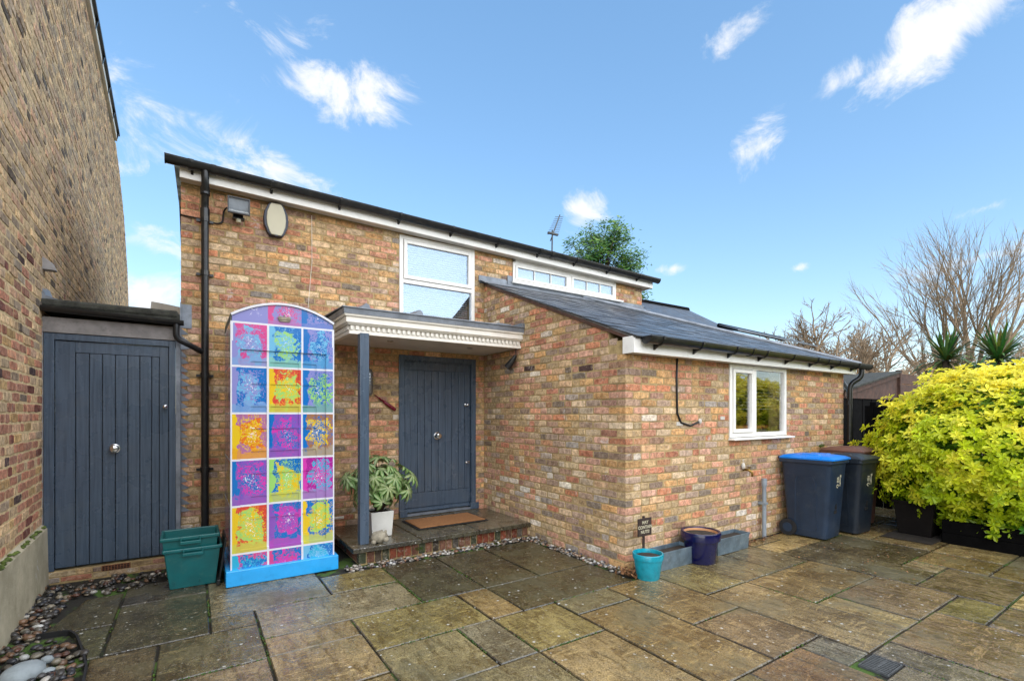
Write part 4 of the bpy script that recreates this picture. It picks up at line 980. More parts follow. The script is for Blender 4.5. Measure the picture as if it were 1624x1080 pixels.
for xi in range(len(xl) - 1):
    for zi in range(len(zl) - 1):
        d = depth(xi, zi); a, b, p, q = xl[xi], xl[xi + 1], zl[zi], zl[zi + 1]
        if b - a < 1e-6 or q - p < 1e-6: continue
        key = cellof((a + b) / 2, (p + q) / 2); key = key[:2] if key else None
        addq(key, [(a, Y0 - d, p), (b, Y0 - d, p), (b, Y0 - d, q), (a, Y0 - d, q)])
        if xi + 2 < len(xl):
            e = depth(xi + 1, zi)
            if abs(e - d) > 1e-6: addq(key, [(b, Y0 - d, p), (b, Y0 - e, p), (b, Y0 - e, q), (b, Y0 - d, q)])
        if zi + 2 < len(zl):
            e = depth(xi, zi + 1)
            if abs(e - d) > 1e-6: addq(key, [(a, Y0 - d, q), (b, Y0 - d, q), (b, Y0 - e, q), (a, Y0 - e, q)])
na = 24
for i in range(na):                                                        # arched top panels
    for (zlo, top) in ((2.294 + hb, 0),):
        a = X0 + .012 + (X1 - X0 - .024) * i / na; b = X0 + .012 + (X1 - X0 - .024) * (i + 1) / na
        k = cellof((a + b) / 2, 2.33); key = (6, k[1]) if k else None
        addq(key, [(a, Y0 + .004, zlo), (b, Y0 + .004, zlo), (b, Y0 + .004, arch(b) - .013), (a, Y0 + .004, arch(a) - .013)])
def print_obj(name, quads, key, pal3, box, parent, side=False):
    mb = MB()
    for q in quads: mb.add(q, [(0, 1, 2, 3)])
    o = obj(name, mb, 'print', parent); me = o.data
    org = ORG[o.name]; cc = [lin(C_[n_]) for n_ in pal3.split()]
    for nm, v in zip(('cA', 'cB', 'cC'), cc):
        at = me.color_attributes.new(nm, 'FLOAT_COLOR', 'CORNER'); at.data.foreach_set('color', [*(x_ * .70 for x_ in v), 1.] * len(me.loops))
    at = me.attributes.new('cell', 'FLOAT_VECTOR', 'POINT'); (a, b, p, q) = box; buf = []
    for v in me.vertices:
        wv = v.co + org; s_ = wv.y if side else wv.x; buf += [(s_ - a) / (b - a), (wv.z - p) / (q - p), 0]
    at.data.foreach_set('vector', buf); return o
for key, quads in cells.items():
    if key is None:
        mb = MB()
        for q in quads: mb.add(q, [(0, 1, 2, 3)])
        obj('white_border', mb, 'whitegrid', tb)
    else:
        r_, c_ = key; lo = rowsz[r_] - (.28 if r_ == 0 else 0)
        print_obj('print_panel', quads, key, CEL[r_][c_], (cols[c_], cols[c_ + 1], lo, rowsz[r_ + 1]), tb)
# left and right sides
rs = ['bl mg pu', 'lg bl mg', 'ye vi bn', 'bl vi cy', 'mg bl lb', 'pu bl mg', 'lg vi ye', 'bl cy lv', 'vi bl ye', 'og mg bl', 'cy pu bl', 'rd vi bl']
for sx, xx, dx in ((0, X0 + .0, 1), (1, X1, -1)):
    obj('side_panel', MB().box(min(xx, xx + dx * .029), Y0 + .0005, .139, max(xx, xx + dx * .029), Y1, 2.30), 'whitegrid', tb)
    ys = [Y0 + .02, Y0 + .30, Y0 + .58, Y1 - .02]
    for r_ in range(6):
        for c_ in range(3):
            e = xx - dx * .0025; a, b, p, q = ys[c_] + .01, ys[c_ + 1] - .01, rowsz[r_] + .01, rowsz[r_ + 1] - .01
            print_obj('print_panel', [[(e, a, p), (e, b, p), (e, b, q), (e, a, q)]], None, rs[(r_ * 3 + c_ * 2 + sx) % 12], (a, b, p, q), tb, True)
# arched head and domed roof
m_ = MB(); out_, in_ = [], []
for i in range(na + 1):
    x = X0 - .0 + (X1 - X0) * i / na; out_.append((x, arch(x) + .004)); in_.append((X0 + .009 + (X1 - X0 - .018) * i / na, arch(x) - .014))
m_.loft([[Vector((a[0], Y0 - .012, a[1])), Vector((b[0], Y0 - .012, b[1])), Vector((b[0], Y0 + .02, b[1])), Vector((a[0], Y0 + .02, a[1]))] for a, b in zip(out_, in_)]); obj('arch_trim', m_, 'whitegrid', tb)
m_ = MB()
m_.loft([[Vector((x, Y0 + .012, 2.30)) if False else Vector((x, Y0 + .014, z)) for x, z in out_] + [Vector((X1, Y0 + .014, 2.30)), Vector((X0, Y0 + .014, 2.30))], [Vector((x, Y1 + .004, z)) for x, z in out_] + [Vector((X1, Y1 + .004, 2.30)), Vector((X0, Y1 + .004, 2.30))]]); obj('roof', m_, 'boxroof', tb)
m_ = MB(); dc = Vector(((X0 + X1) / 2, (Y0 + Y1) / 2, 2.49)); m_.lathe(dc, [(.36, -.06), (.33, 0), (.22, .03), (.08, .045), (.01, .047)], 20); obj('roof_dome', m_, 'boxroof', tb, smooth=True)
cp = PY(451, 505, Y0 - .0); cz = cp.z; cw = .052; cr = MB()                 # crown emblem
def e2(pts): cr.prism([(cp.x + a * cw, Y0 - .010, cz + b * cw) for a, b in pts], (0, .012, 0))
e2([(-.85, -.62), (.85, -.62), (.95, -.38), (-.95, -.38)]); e2([(-.95, -.33), (.95, -.33), (1.08, .02), (.88, .30), (.55, .34), (.22, .16), (0, .38), (-.22, .16), (-.55, .34), (-.88, .30), (-1.08, .02)]); e2([(-.1, .36), (.1, .36), (.14, .52), (0, .66), (-.14, .52)])
obj('crown_emblem', cr, 'stone', tb, bevel=.003)

# ================================================================== THINGS ON AND ROUND THE HOUSE
# green recycling boxes
def tapered(c, bw, bd, tw, td, h, mat, parent, name='tub', t=.006):
    m_ = MB(); q = lambda w_, d_, z_: [Vector((c[0] + sx * w_ / 2, c[1] + sy * d_ / 2, c[2] + z_)) for sx, sy in ((-1, -1), (1, -1), (1, 1), (-1, 1))]
    m_.loft([q(bw, bd, 0), q(tw, td, h), q(tw - 2 * t, td - 2 * t, h), q(bw - 2 * t, bd - 2 * t, t)], True, True); return obj(name, m_, mat, parent, bevel=.008)
def recbox(loc, label, mat):
    t = thing('recycling_box', label, 'recycling box', loc, 'green recycling boxes'); c = Vector(loc)
    tapered(c, .33, .28, .405, .34, .34, mat, t)
    hw, hd, z = .2165, .184, c.z + .315
    obj('rim', MB().box(c.x - hw, c.y - hd, z, c.x + hw, c.y - hd + .02, z + .03).box(c.x - hw, c.y + hd - .02, z, c.x + hw, c.y + hd, z + .03).box(c.x - hw, c.y - hd + .02, z, c.x - hw + .02, c.y + hd - .02, z + .03).box(c.x + hw - .02, c.y - hd + .02, z, c.x + hw, c.y + hd - .02, z + .03), mat, t, bevel=.007)
    obj('handle', MB().box(c.x - .075, c.y - hd - .016, z - .035, c.x + .075, c.y - hd - .004, z - .008).box(c.x - .075, c.y - hd - .016, z - .008, c.x - .062, c.y - hd, z + .028).box(c.x + .062, c.y - hd - .016, z - .008, c.x + .075, c.y - hd, z + .028), mat, t, bevel=.004)
    obj('rib', MB().box(c.x + .05, c.y - .154, c.z + .03, c.x + .055, c.y - .146, c.z + .06).box(c.x - .13, c.y - .154, c.z + .03, c.x - .125, c.y - .146, c.z + .06), mat, t)
    return t
recbox((.005, 5.16, .0), 'open green recycling box standing on the paving, lower of two', 'teal')
recbox((-.012, 5.17, .10), 'dark green recycling box nested in the box below it', 'teal2')
lid = thing('box_lid', 'black plastic lid leaning between the green boxes and phone box', 'lid', (.225, 5.1, 0))
lm = MB().prism([(.185, 4.93, .005), (.20, 4.93, .005), (.255, 4.93, .40), (.24, 4.93, .40)], (0, .40, 0)); obj('lid_panel', lm, 'black', lid, bevel=.006)
obj('lid_lip', MB().prism([(.172, 4.915, .0), (.20, 4.915, .0), (.205, 4.915, .05), (.18, 4.915, .05)], (0, .43, 0)), 'black', lid, bevel=.004)
# flood light and cable
ft = thing('flood_light', 'small black flood light with sensor under the eaves', 'flood light', (.40, YA - .1, 3.6))
fx0, fx1, fz0, fz1 = .305, .50, 3.565, 3.725
m_ = MB(); m_.loft([[Vector((fx0, YA - .17, fz0)), Vector((fx1, YA - .17, fz0)), Vector((fx1, YA - .19, fz1)), Vector((fx0, YA - .19, fz1))], [Vector((fx0 + .03, YA - .07, fz0 + .03)), Vector((fx1 - .03, YA - .07, fz0 + .03)), Vector((fx1 - .03, YA - .08, fz1 - .02)), Vector((fx0 + .03, YA - .08, fz1 - .02))]], False, True); obj('housing', m_, 'black', ft)
obj('reflector', MB().add([(fx0 + .004, YA - .160, fz0 + .005), (fx1 - .004, YA - .160, fz0 + .005), (fx1 - .004, YA - .178, fz1 - .004), (fx0 + .004, YA - .178, fz1 - .004)], [(0, 1, 2, 3)]), 'greypvc', ft)
obj('lens', MB().prism([(fx0 + .006, YA - .176, fz0 + .008), (fx1 - .006, YA - .176, fz0 + .008), (fx1 - .006, YA - .195, fz1 - .007), (fx0 + .006, YA - .195, fz1 - .007)], (0, .004, 0)), 'glass_flood', ft)
obj('bezel', frame_mb(fx0 - .004, fx1 + .004, fz0 - .004, fz1 + .004, .010, YA - .199, YA - .172), 'black', ft)
obj('mount', MB().box(.36, YA - .072, 3.55, .45, YA - .004, 3.62).box(.35, YA - .12, 3.535, .46, YA - .05, 3.552), 'black', ft); obj('sensor', MB().tube([(.405, YA - .10, 3.50), (.405, YA - .10, 3.535)], .026, 12), 'cream', ft)
tag(obj('light_cable', MB().tube(bend([(XL - .006, YA - .012, 3.50), (.10, YA - .02, 3.49), (.22, YA - .014, 3.475), (.265, YA - .014, 3.50), (.275, YA - .02, 3.62), (.30, YA - .08, 3.64)], .03), .008, 6), 'cable', smooth=True), 'thin black cable running from house corner to the flood light', 'cable')
# alarm box
al = thing('alarm_box', 'cream and navy burglar alarm box high on the front wall', 'alarm box', (.77, YA - .05, 3.45))
def alm(w_, y0, y1, h_, name, mat):
    zc = 3.62; pts = [(-.45, -.5), (.45, -.5), (.62, -.42), (.86, -.2), (.92, 0), (.86, .2), (.62, .42), (.45, .5), (-.45, .5), (-.62, .42), (-.86, .2), (-.92, 0), (-.86, -.2), (-.62, -.42)]
    return obj(name, MB().prism([(.768 + a * w_, y0, zc + b * h_) for a, b in pts], (0, y1 - y0, 0)), mat, al, bevel=.006)
alm(.135, YA - .075, YA - .005, .355, 'backing', 'alarmnavy'); alm(.105, YA - .088, YA - .0755, .345, 'cover', 'cream'); obj('screw_tab', MB().box(.755, YA - .09, 3.437, .78, YA - .07, 3.449), 'alarmnavy', al)
q0 = PY(494, 340, YA); q1 = PY(482, 490, YA)
tag(obj('hanging_wire', MB().tube([(q0.x, YA - .012, q0.z - .02), (q0.x + .003, YA - .012, (q0.z + q1.z) / 2), (q1.x, YA - .014, q1.z - .5)], .003, 5), 'cable_w'), 'thin pale wire hanging down the front wall behind the phone box', 'wire')
# lamp and baton by the door
lp = PY(584, 606, YA - .06); lt = thing('wall_lamp', 'ribbed silver bulkhead lamp on the wall beside the porch post', 'wall lamp', (lp.x, YA - .06, lp.z - .15))
obj('lamp_base', MB().box(lp.x - .05, YA - .04, lp.z - .16, lp.x + .05, YA - .005, lp.z - .05), 'silver', lt, bevel=.006); obj('lamp_body', MB().lathe((lp.x, YA - .075, lp.z - .15), [(.045, 0), (.05, .02), (.05, .26), (.04, .30), (.015, .315)], 16), 'silver', lt, smooth=True)
for i in range(5): obj('lamp_rib', MB().lathe((lp.x, YA - .075, lp.z - .04 + i * .036), [(.052, 0), (.063, .004), (.063, .010), (.052, .014)], 16), 'silver', lt)
a, b = PY(594, 626, YA - .03), PY(627, 650, YA - .03)
bt = thing('red_baton', 'dark red wooden baton hanging slanted on the brick wall by the door', 'baton', (b.x, YA - .03, b.z)); obj('shaft', MB().tube([a, a.lerp(b, .4)], [.007, .012], 8), 'redwood', bt, smooth=True); obj('grip', MB().tube([a.lerp(b, .4), a.lerp(b, .5), a.lerp(b, .93), b], [.012, .021, .023, .019], 10), 'redwood', bt, smooth=True)
# spot lamp under canopy right
q = Vector((XB - .06, 5.02, 2.18)); sp = thing('spot_lamp', 'small black spot lamp below the right end of the porch canopy', 'spot lamp', (q.x, q.y, 2.08)); obj('stem', MB().tube([(q.x, q.y, CZ0 - .006), (q.x, q.y, 2.21)], .008, 6), 'black', sp); obj('head', MB().tube([(q.x, q.y + .01, 2.22), (q.x - .02, q.y + .05, 2.16), (q.x - .05, q.y + .12, 2.08)], [.022, .036, .048], 12), 'black', sp, smooth=True, auto=50)
# white pot and fatsia
pa, pb_ = G(583, 851, .172), G(628, 840, .172); pw = .235; pcx, pcy = 1.70, 5.20
pot = thing('white_pot', 'square white ceramic pot on the porch step', 'plant pot', (pcx, pcy, .1735)); tapered((pcx, pcy, .174), .215, .215, .25, .25, .27, 'pot_white', pot, 'pot', .012); obj('soil', MB().box(pcx - .11, pcy - .11, .40, pcx + .11, pcy + .11, .425), 'soil', pot)
fat = thing('fatsia_plant', 'pale green plant with big hand-shaped leaves in white pot', 'plant', (pcx, pcy, .425))
def palmate(k):
    m_ = MB(); lobes = 8
    for i in range(lobes):
        th = math.radians(-128 + 256 * i / (lobes - 1)); L = .125 * (1 - .28 * abs(i - 3.5) / 3.5) * R.uniform(.92, 1.12); w_ = .0165
        ax = Vector((math.sin(th), math.cos(th), 0)); pe = Vector((ax.y, -ax.x, 0)); dr = -.030 - R.uniform(0, .02)
        pts = [Vector((0, 0, 0)), ax * L * .35 + pe * w_ * .75 + Vector((0, 0, .004)), ax * L * .68 + pe * w_ + Vector((0, 0, dr * .4 + .004)), ax * L + Vector((0, 0, dr)), ax * L * .68 - pe * w_ + Vector((0, 0, dr * .4 + .004)), ax * L * .35 - pe * w_ * .75 + Vector((0, 0, .004)), ax * L * .35 + Vector((0, 0, -.002)), ax * L * .68 + Vector((0, 0, dr * .4 - .003))]
        g0 = lin((104, 150, 70)); g1 = lin((212, 224, 170)); e = tuple(v * .72 * R.uniform(.7, 1.2) for v in g0); v_ = tuple(v * .55 for v in g1)
        m_.add(pts, [(0, 6, 1), (1, 6, 7, 2), (2, 7, 3), (0, 5, 6), (5, 4, 7, 6), (4, 3, 7)]); m_.t[-6:] = [(v_, v_, e), (e, v_, v_, e), (e, v_, e), (v_, e, v_), (e, e, v_, v_), (e, e, v_)]
    return m_
LF = []
fc = Vector((pcx + .0, pcy - .03, .73))
stems = MB()
for i in range(78):
    th = R.uniform(0, 2 * PI); ph = math.acos(R.uniform(-.6, 1)); d = Vector((math.sin(ph) * math.cos(th), math.sin(ph) * math.sin(th), math.cos(ph)))
    p = fc + Vector((d.x * .38, d.y * .27, d.z * .33)) * R.uniform(.5, 1.08); 
    if p.x < 1.60 and p.y < 5.02: p.y = 5.05
    if p.y > YA - .1: p.y = YA - .12
    out = Vector((d.x, d.y, max(d.z, 0) * .5 + .12)).normalized()
    nrm = (d + Vector((0, -.35, .55))).normalized(); t_ = (out - nrm * out.dot(nrm)).normalized() if (out - nrm * out.dot(nrm)).length > .05 else Vector((1, 0, 0)); s_ = t_.cross(nrm)
    rot = Matrix((s_, t_, nrm)).transposed().to_euler(); sc = R.uniform(1.0, 1.4)
    if len(LF) < 4:
        o = obj('leaf', palmate(i), 'leaf_gloss', fat, org=(0, 0, 0)); o.location = p - wo_(fat); ORG[o.name] = p; o.rotation_euler = rot; o.scale = (sc,) * 3; LF.append(o)
    else: inst('leaf', LF[i % 4], fat, p, rot, (sc,) * 3)
    stems.tube([(pcx + d.x * .03, pcy + d.y * .03, .42), fc.lerp(p, .4) + Vector((0, 0, -.05)), p], [.008, .005, .003], 5)
obj('stems', stems, 'barkdk', fat, smooth=True)
# stone ornament on the step
so_ = MB(); c_ = G(612, 853, .172); c_ = Vector((1.60, 4.88, .172)); rings = []
for la in range(-70, 91, 20):
    l_ = math.radians(la); rings.append([Vector((c_.x, c_.y, .06 + .172)) + Vector((.085 * math.cos(l_) * math.cos(t_ * PI / 8), .062 * math.cos(l_) * math.sin(t_ * PI / 8), .062 * math.sin(l_))) * (1 + .22 * mnoise.noise(Vector((math.cos(t_ * PI / 8) * 2, math.sin(t_ * PI / 8) * 2, la / 30.)))) for t_ in range(16)])
so_.loft(rings); orn = thing('stone_ornament', 'small rounded carved stone animal beside the porch post', 'ornament', (c_.x, c_.y, .172)); obj('body', so_, 'stone', orn, smooth=True)
def blob(c, e, n=10):
    m_ = MB(); m_.loft([[Vector(c) + Vector((e[0] * math.cos(l_) * math.cos(2 * PI * j / n), e[1] * math.cos(l_) * math.sin(2 * PI * j / n), e[2] * math.sin(l_))) for j in range(n)] for l_ in [math.radians(a) for a in (-75, -45, -15, 15, 45, 75)]]); return m_
obj('paw', blob((c_.x - .07, c_.y - .03, .172 + .022), (.026, .022, .022)), 'stone', orn, smooth=True); obj('snout', blob((c_.x + .055, c_.y - .035, .172 + .035), (.035, .03, .03)), 'stone', orn, smooth=True)
for s_ in (-1, 1): obj('ear', blob((c_.x + .03 + s_ * .03, c_.y - .01, .172 + .108), (.016, .012, .02)), 'stone', orn, smooth=True)
# door mat
mt = thing('door_mat', 'brown coir door mat with black rubber edge before the front door', 'door mat', (2.76, 5.4, .172)); mc = [G(645.6, 823.6, .18), G(673.9, 838, .18), G(782.8, 821.9, .18), G(750, 809.5, .18)]
lo = Vector((min(p.x for p in mc[:2]) * .5 + max(p.x for p in mc[:2]) * .5, 0, 0)); mx0, mx1, my0, my1 = 2.13, 3.05, 5.13, 5.66
obj('rubber_base', MB().box(mx0, my0, .1775, mx1, my1, .186), 'rubber', mt, bevel=.004); obj('coir_pile', MB().box(mx0 + .03, my0 + .03, .186, mx1 - .03, my1 - .03, .197), 'coir', mt, bevel=.004)
# white waste pipe end and weeds on the step
a, b = PY(533, 828, 5.55), PY(558, 819, 5.62); tag(obj('waste_pipe', MB().tube([(1.19, 5.86, .30), (1.30, 5.70, .305), (1.43, 5.62, .32)], .016, 8), 'cable_w', smooth=True), 'short white waste pipe behind the phone box and post', 'pipe')
def weed(p, n, s_, name, label):
    m_ = MB()
    for i in range(n):
        th = R.uniform(0, 6.3); t_ = R.uniform(.2, 1); c0 = Vector(p) + Vector((math.cos(th) * s_ * t_, math.sin(th) * s_ * .4 * t_, R.uniform(.2, 1) * s_)); a_ = Vector((R.uniform(-1, 1), R.uniform(-1, 1), R.uniform(-.3, .6))).normalized() * .011; b_ = a_.cross(Vector((.3, .5, .8))).normalized() * .008
        g_ = tuple(v * .7 * R.uniform(.7, 1.2) for v in lin((108, 140, 50))); m_.add([c0 - a_, c0 + b_, c0 + a_, c0 - b_], [(0, 1, 2, 3)], g_)
    return tag(obj(name, m_, 'leaf'), label, 'weed')
q = PY(664, 866, 4.80); weed((q.x, 4.785, .03), 40, .06, 'weed', 'small green weed growing from the brick riser of porch step')
q = PY(1343, 765 - 65, YC); weed((PY(1300, 708, YC).x, YC - .03, PY(1300, 708, YC).z - .02), 60, .06, 'weed', 'tuft of green weed growing on the wall above the bins')

# pots by the extension wall
def round_pot(name, label, c, prof, mat, soilz, soilr, inner=None):
    t = thing(name, label, 'plant pot', c); obj('pot', MB().lathe(c, prof, 36, cap1=False), mat, t, smooth=True, auto=40)
    if inner: obj('inner_wall', MB().lathe(c, inner, 36, cap0=False, cap1=False), 'terracotta', t, smooth=True)
    s_ = MB(); s_.lathe(c, [(soilr, soilz - .01), (soilr * .98, soilz), (soilr * .5, soilz + .012), (.01, soilz + .008)], 20, cap0=True); obj('soil', s_, 'soil', t, smooth=True)
    for i in range(0): pass
    return t
tp = Vector((3.46, 2.985, .0))
round_pot('turquoise_pot', 'turquoise glazed pot of soil at the house corner', tp, [(.098, 0), (.102, .008), (.128, .17), (.129, .178), (.137, .182), (.140, .225), (.136, .232), (.124, .231), (.118, .20), (.10, .02)], 'tealglaze', .20, .117)
npp = Vector((4.30, 3.03, 0)); round_pot('cobalt_pot', 'large cobalt blue glazed pot between the two zinc troughs', npp, [(.135, 0), (.14, .01), (.165, .215), (.166, .222), (.188, .228), (.194, .30), (.188, .312), (.168, .31), (.165, .30)], 'navyglaze', .278, .162, [(.165, .30), (.158, .25), (.15, .2)])
def trough(label, x0, x1, y0, y1, h_):
    c = Vector(((x0 + x1) / 2, (y0 + y1) / 2, 0)); t = thing('zinc_trough', label, 'planter', c, 'zinc troughs by the wall'); tapered((c.x, c.y, .002), x1 - x0 - .03, y1 - y0 - .02, x1 - x0, y1 - y0, h_, 'zinc', t, 'trough', .005); obj('soil', MB().box(x0 + .02, y0 + .02, h_ - .06, x1 - .02, y1 - .02, h_ - .03), 'soil', t)
    for xx in (x0 + .03, x1 - .03): obj('rivet', blob((xx, y0 - .001, h_ - .05), (.006, .004, .006), 6), 'chrome', t)
    obj('rim_fold', MB().box(x0 - .003, y0 - .003, h_ - .012, x1 + .003, y0 + .004, h_ + .001).box(x0 - .003, y1 - .004, h_ - .012, x1 + .003, y1 + .003, h_ + .001), 'zinc', t)
trough('zinc trough of soil between the turquoise pot and cobalt pot', 3.63, 4.20, 3.02, 3.21, .175); trough('zinc trough of soil to the right of the cobalt pot', 4.58, 5.17, 3.02, 3.21, .175)
# sign on a stake
sx, sz = PY(1022, 835, 3.12).x, PY(1022, 835, 3.12).z
sg = thing('novelty_sign', 'small dark wooden sign reading MAY CONTAIN NUTS! on a stake', 'sign', (sx, 3.13, .18))
obj('board', MB().box(sx - .092, 3.112, sz - .085, sx + .092, 3.124, sz + .082), 'signwood', sg, bevel=.002); obj('stake', MB().box(sx - .012, 3.1245, .0, sx + .012, 3.137, sz + .10), 'signwood', sg)
def text(s_, size, loc, rot, mat, parent, name='lettering', bold=1.0, ext=.0008):
    cu = bpy.data.curves.new(name, 'FONT'); cu.body = s_; cu.size = size; cu.extrude = ext; cu.align_x = 'CENTER'; cu.align_y = 'CENTER'; cu.offset = .012 * size * bold
    tmp = bpy.data.objects.new('tmp', cu); col.objects.link(tmp); bpy.context.view_layer.update()
    me = bpy.data.meshes.new_from_object(tmp.evaluated_get(bpy.context.evaluated_depsgraph_get())); bpy.data.objects.remove(tmp)
    me.materials.clear(); me.materials.append(M[mat]); me.name = name; o = bpy.data.objects.new(name, me); col.objects.link(o); o.parent = parent; o.location = Vector(loc) - wo_(parent); o.rotation_euler = rot; ORG[o.name] = Vector(loc); return o
for i, s_ in enumerate(('MAY', 'CONTAIN', 'NUTS!')): text(s_, .042, (sx, 3.1105, sz + .042 - i * .044), (PI / 2, 0, 0), 'cream', sg, bold=1.6)
# dry leaves near the corner
m_ = MB()
for i in range(90):
    p = Vector((3.36 + R.gauss(0, .035), 3.12 + R.gauss(0, .06), .01 + abs(R.gauss(0, .035)))); a_ = Vector((R.uniform(-1, 1), R.uniform(-1, 1), R.uniform(-.6, .6))).normalized() * .022; b_ = a_.cross(Vector((.2, .4, 1))).normalized() * .013; m_.add([p - a_, p + b_ + Vector((0, 0, .006)), p + a_, p - b_], [(0, 1, 2, 3)])
for i in range(60):
    p = Vector((5.25 + abs(R.gauss(0, .4)), 3.17 - abs(R.gauss(0, .04)), .006 + R.random() * .012)); a_ = Vector((R.uniform(-1, 1), R.uniform(-1, 1), R.uniform(-.3, .3))).normalized() * .020; b_ = a_.cross(Vector((.2, .4, 1))).normalized() * .012; m_.add([p - a_, p + b_ + Vector((0, 0, .006)), p + a_, p - b_], [(0, 1, 2, 3)])
for i in range(150):
    p = Vector((R.uniform(5.2, 8.0), R.uniform(1.6, 2.9), .006)); a_ = Vector((R.uniform(-1, 1), R.uniform(-1, 1), R.uniform(-.1, .2))).normalized() * R.uniform(.008, .016); b_ = a_.cross(Vector((0, 0, 1))).normalized() * .007; m_.add([p - a_, p + b_ + Vector((0, 0, .003)), p + a_, p - b_], [(0, 1, 2, 3)])
lf = obj('fallen_leaves', m_, 'deadleaf'); lf['kind'] = 'stuff'; lf['label'] = 'dry fallen leaves along the foot of the extension wall'
# cable, tap, vent pipe
q = [PY(px, py, YC - .012) for px, py in ((1074, 568), (1073, 600), (1074, 655), (1080, 670), (1095, 675), (1110, 668))]; cc = thing('wall_cable', 'black cable hanging from the eaves down the extension wall', 'cable', q[3]); obj('cable', MB().tube(q, .011, 7), 'cable', cc, smooth=True); obj('cable_end', blob(q[-1], (.03, .015, .03), 8), 'patch', cc, smooth=True)
for (px, py, w_, h_) in ((1078, 672, .05, .02), (1146, 663, .04, .02)):
    q0 = PY(px, py, YC - .006); obj('mortar_patch', MB().box(q0.x - w_, YC - .009, q0.z - h_, q0.x + w_, YC - .0, q0.z + h_), 'patch', wallC, bevel=.004)
q = PY(1185, 745, YC - .05); tpp = thing('garden_tap', 'brass garden tap with pale cover on the extension wall', 'tap', (q.x, YC - .06, q.z - .08)); obj('tap_body', MB().tube([(q.x, YC - .004, q.z), (q.x, YC - .07, q.z), (q.x + .02, YC - .1, q.z - .03), (q.x + .02, YC - .1, q.z - .075)], [.012, .016, .013, .012], 8), 'brass', tpp, smooth=True); obj('tap_handle', MB().box(q.x - .03, YC - .08, q.z + .028, q.x + .03, YC - .068, q.z + .038).tube([(q.x, YC - .074, q.z), (q.x, YC - .074, q.z + .03)], .007, 6), 'brass', tpp); obj('pipe_cover', blob((q.x - .03, YC - .02, q.z + .045), (.028, .02, .04), 10), 'patch', tpp, smooth=True)
q = PY(1212, 760, YC - .06); vp = thing('drain_pipe', 'short grey upright plastic pipe against the extension wall', 'pipe', (q.x, YC - .06, 0)); obj('pipe', MB().tube([(q.x, YC - .06, 0), (q.x, YC - .06, .66)], .024, 12), 'greypvc', vp, smooth=True, auto=50); obj('socket', MB().tube([(q.x, YC - .06, .62), (q.x, YC - .06, .71)], .031, 12), 'greypvc', vp, smooth=True, auto=50); obj('clip', MB().box(q.x - .034, YC - .09, .40, q.x + .034, YC - .005, .425), 'greypvc', vp)
q = PY(1205, 848, YC - .2)
for (dx, dy, s_, lb) in ((-.25, -.07, .04, 'largest pale stone at the wall foot near the grey pipe'), (-.16, -.10, .03, 'middle-sized pale stone in front of the others by the grey pipe'), (-.12, -.05, .025, 'smallest pale stone at the wall foot nearest the grey pipe')):
    m_ = blob((q.x + dx, YC + dy, s_ * .6), (s_, s_ * .8, s_ * .7), 9)
    for p in m_.v: p += Vector((1, 1, 1)) * mnoise.noise(p * 40) * s_ * .2
    tag(obj('pale_stone', m_, 'patch', smooth=True), lb, 'stone', 'pale stones at the wall foot')

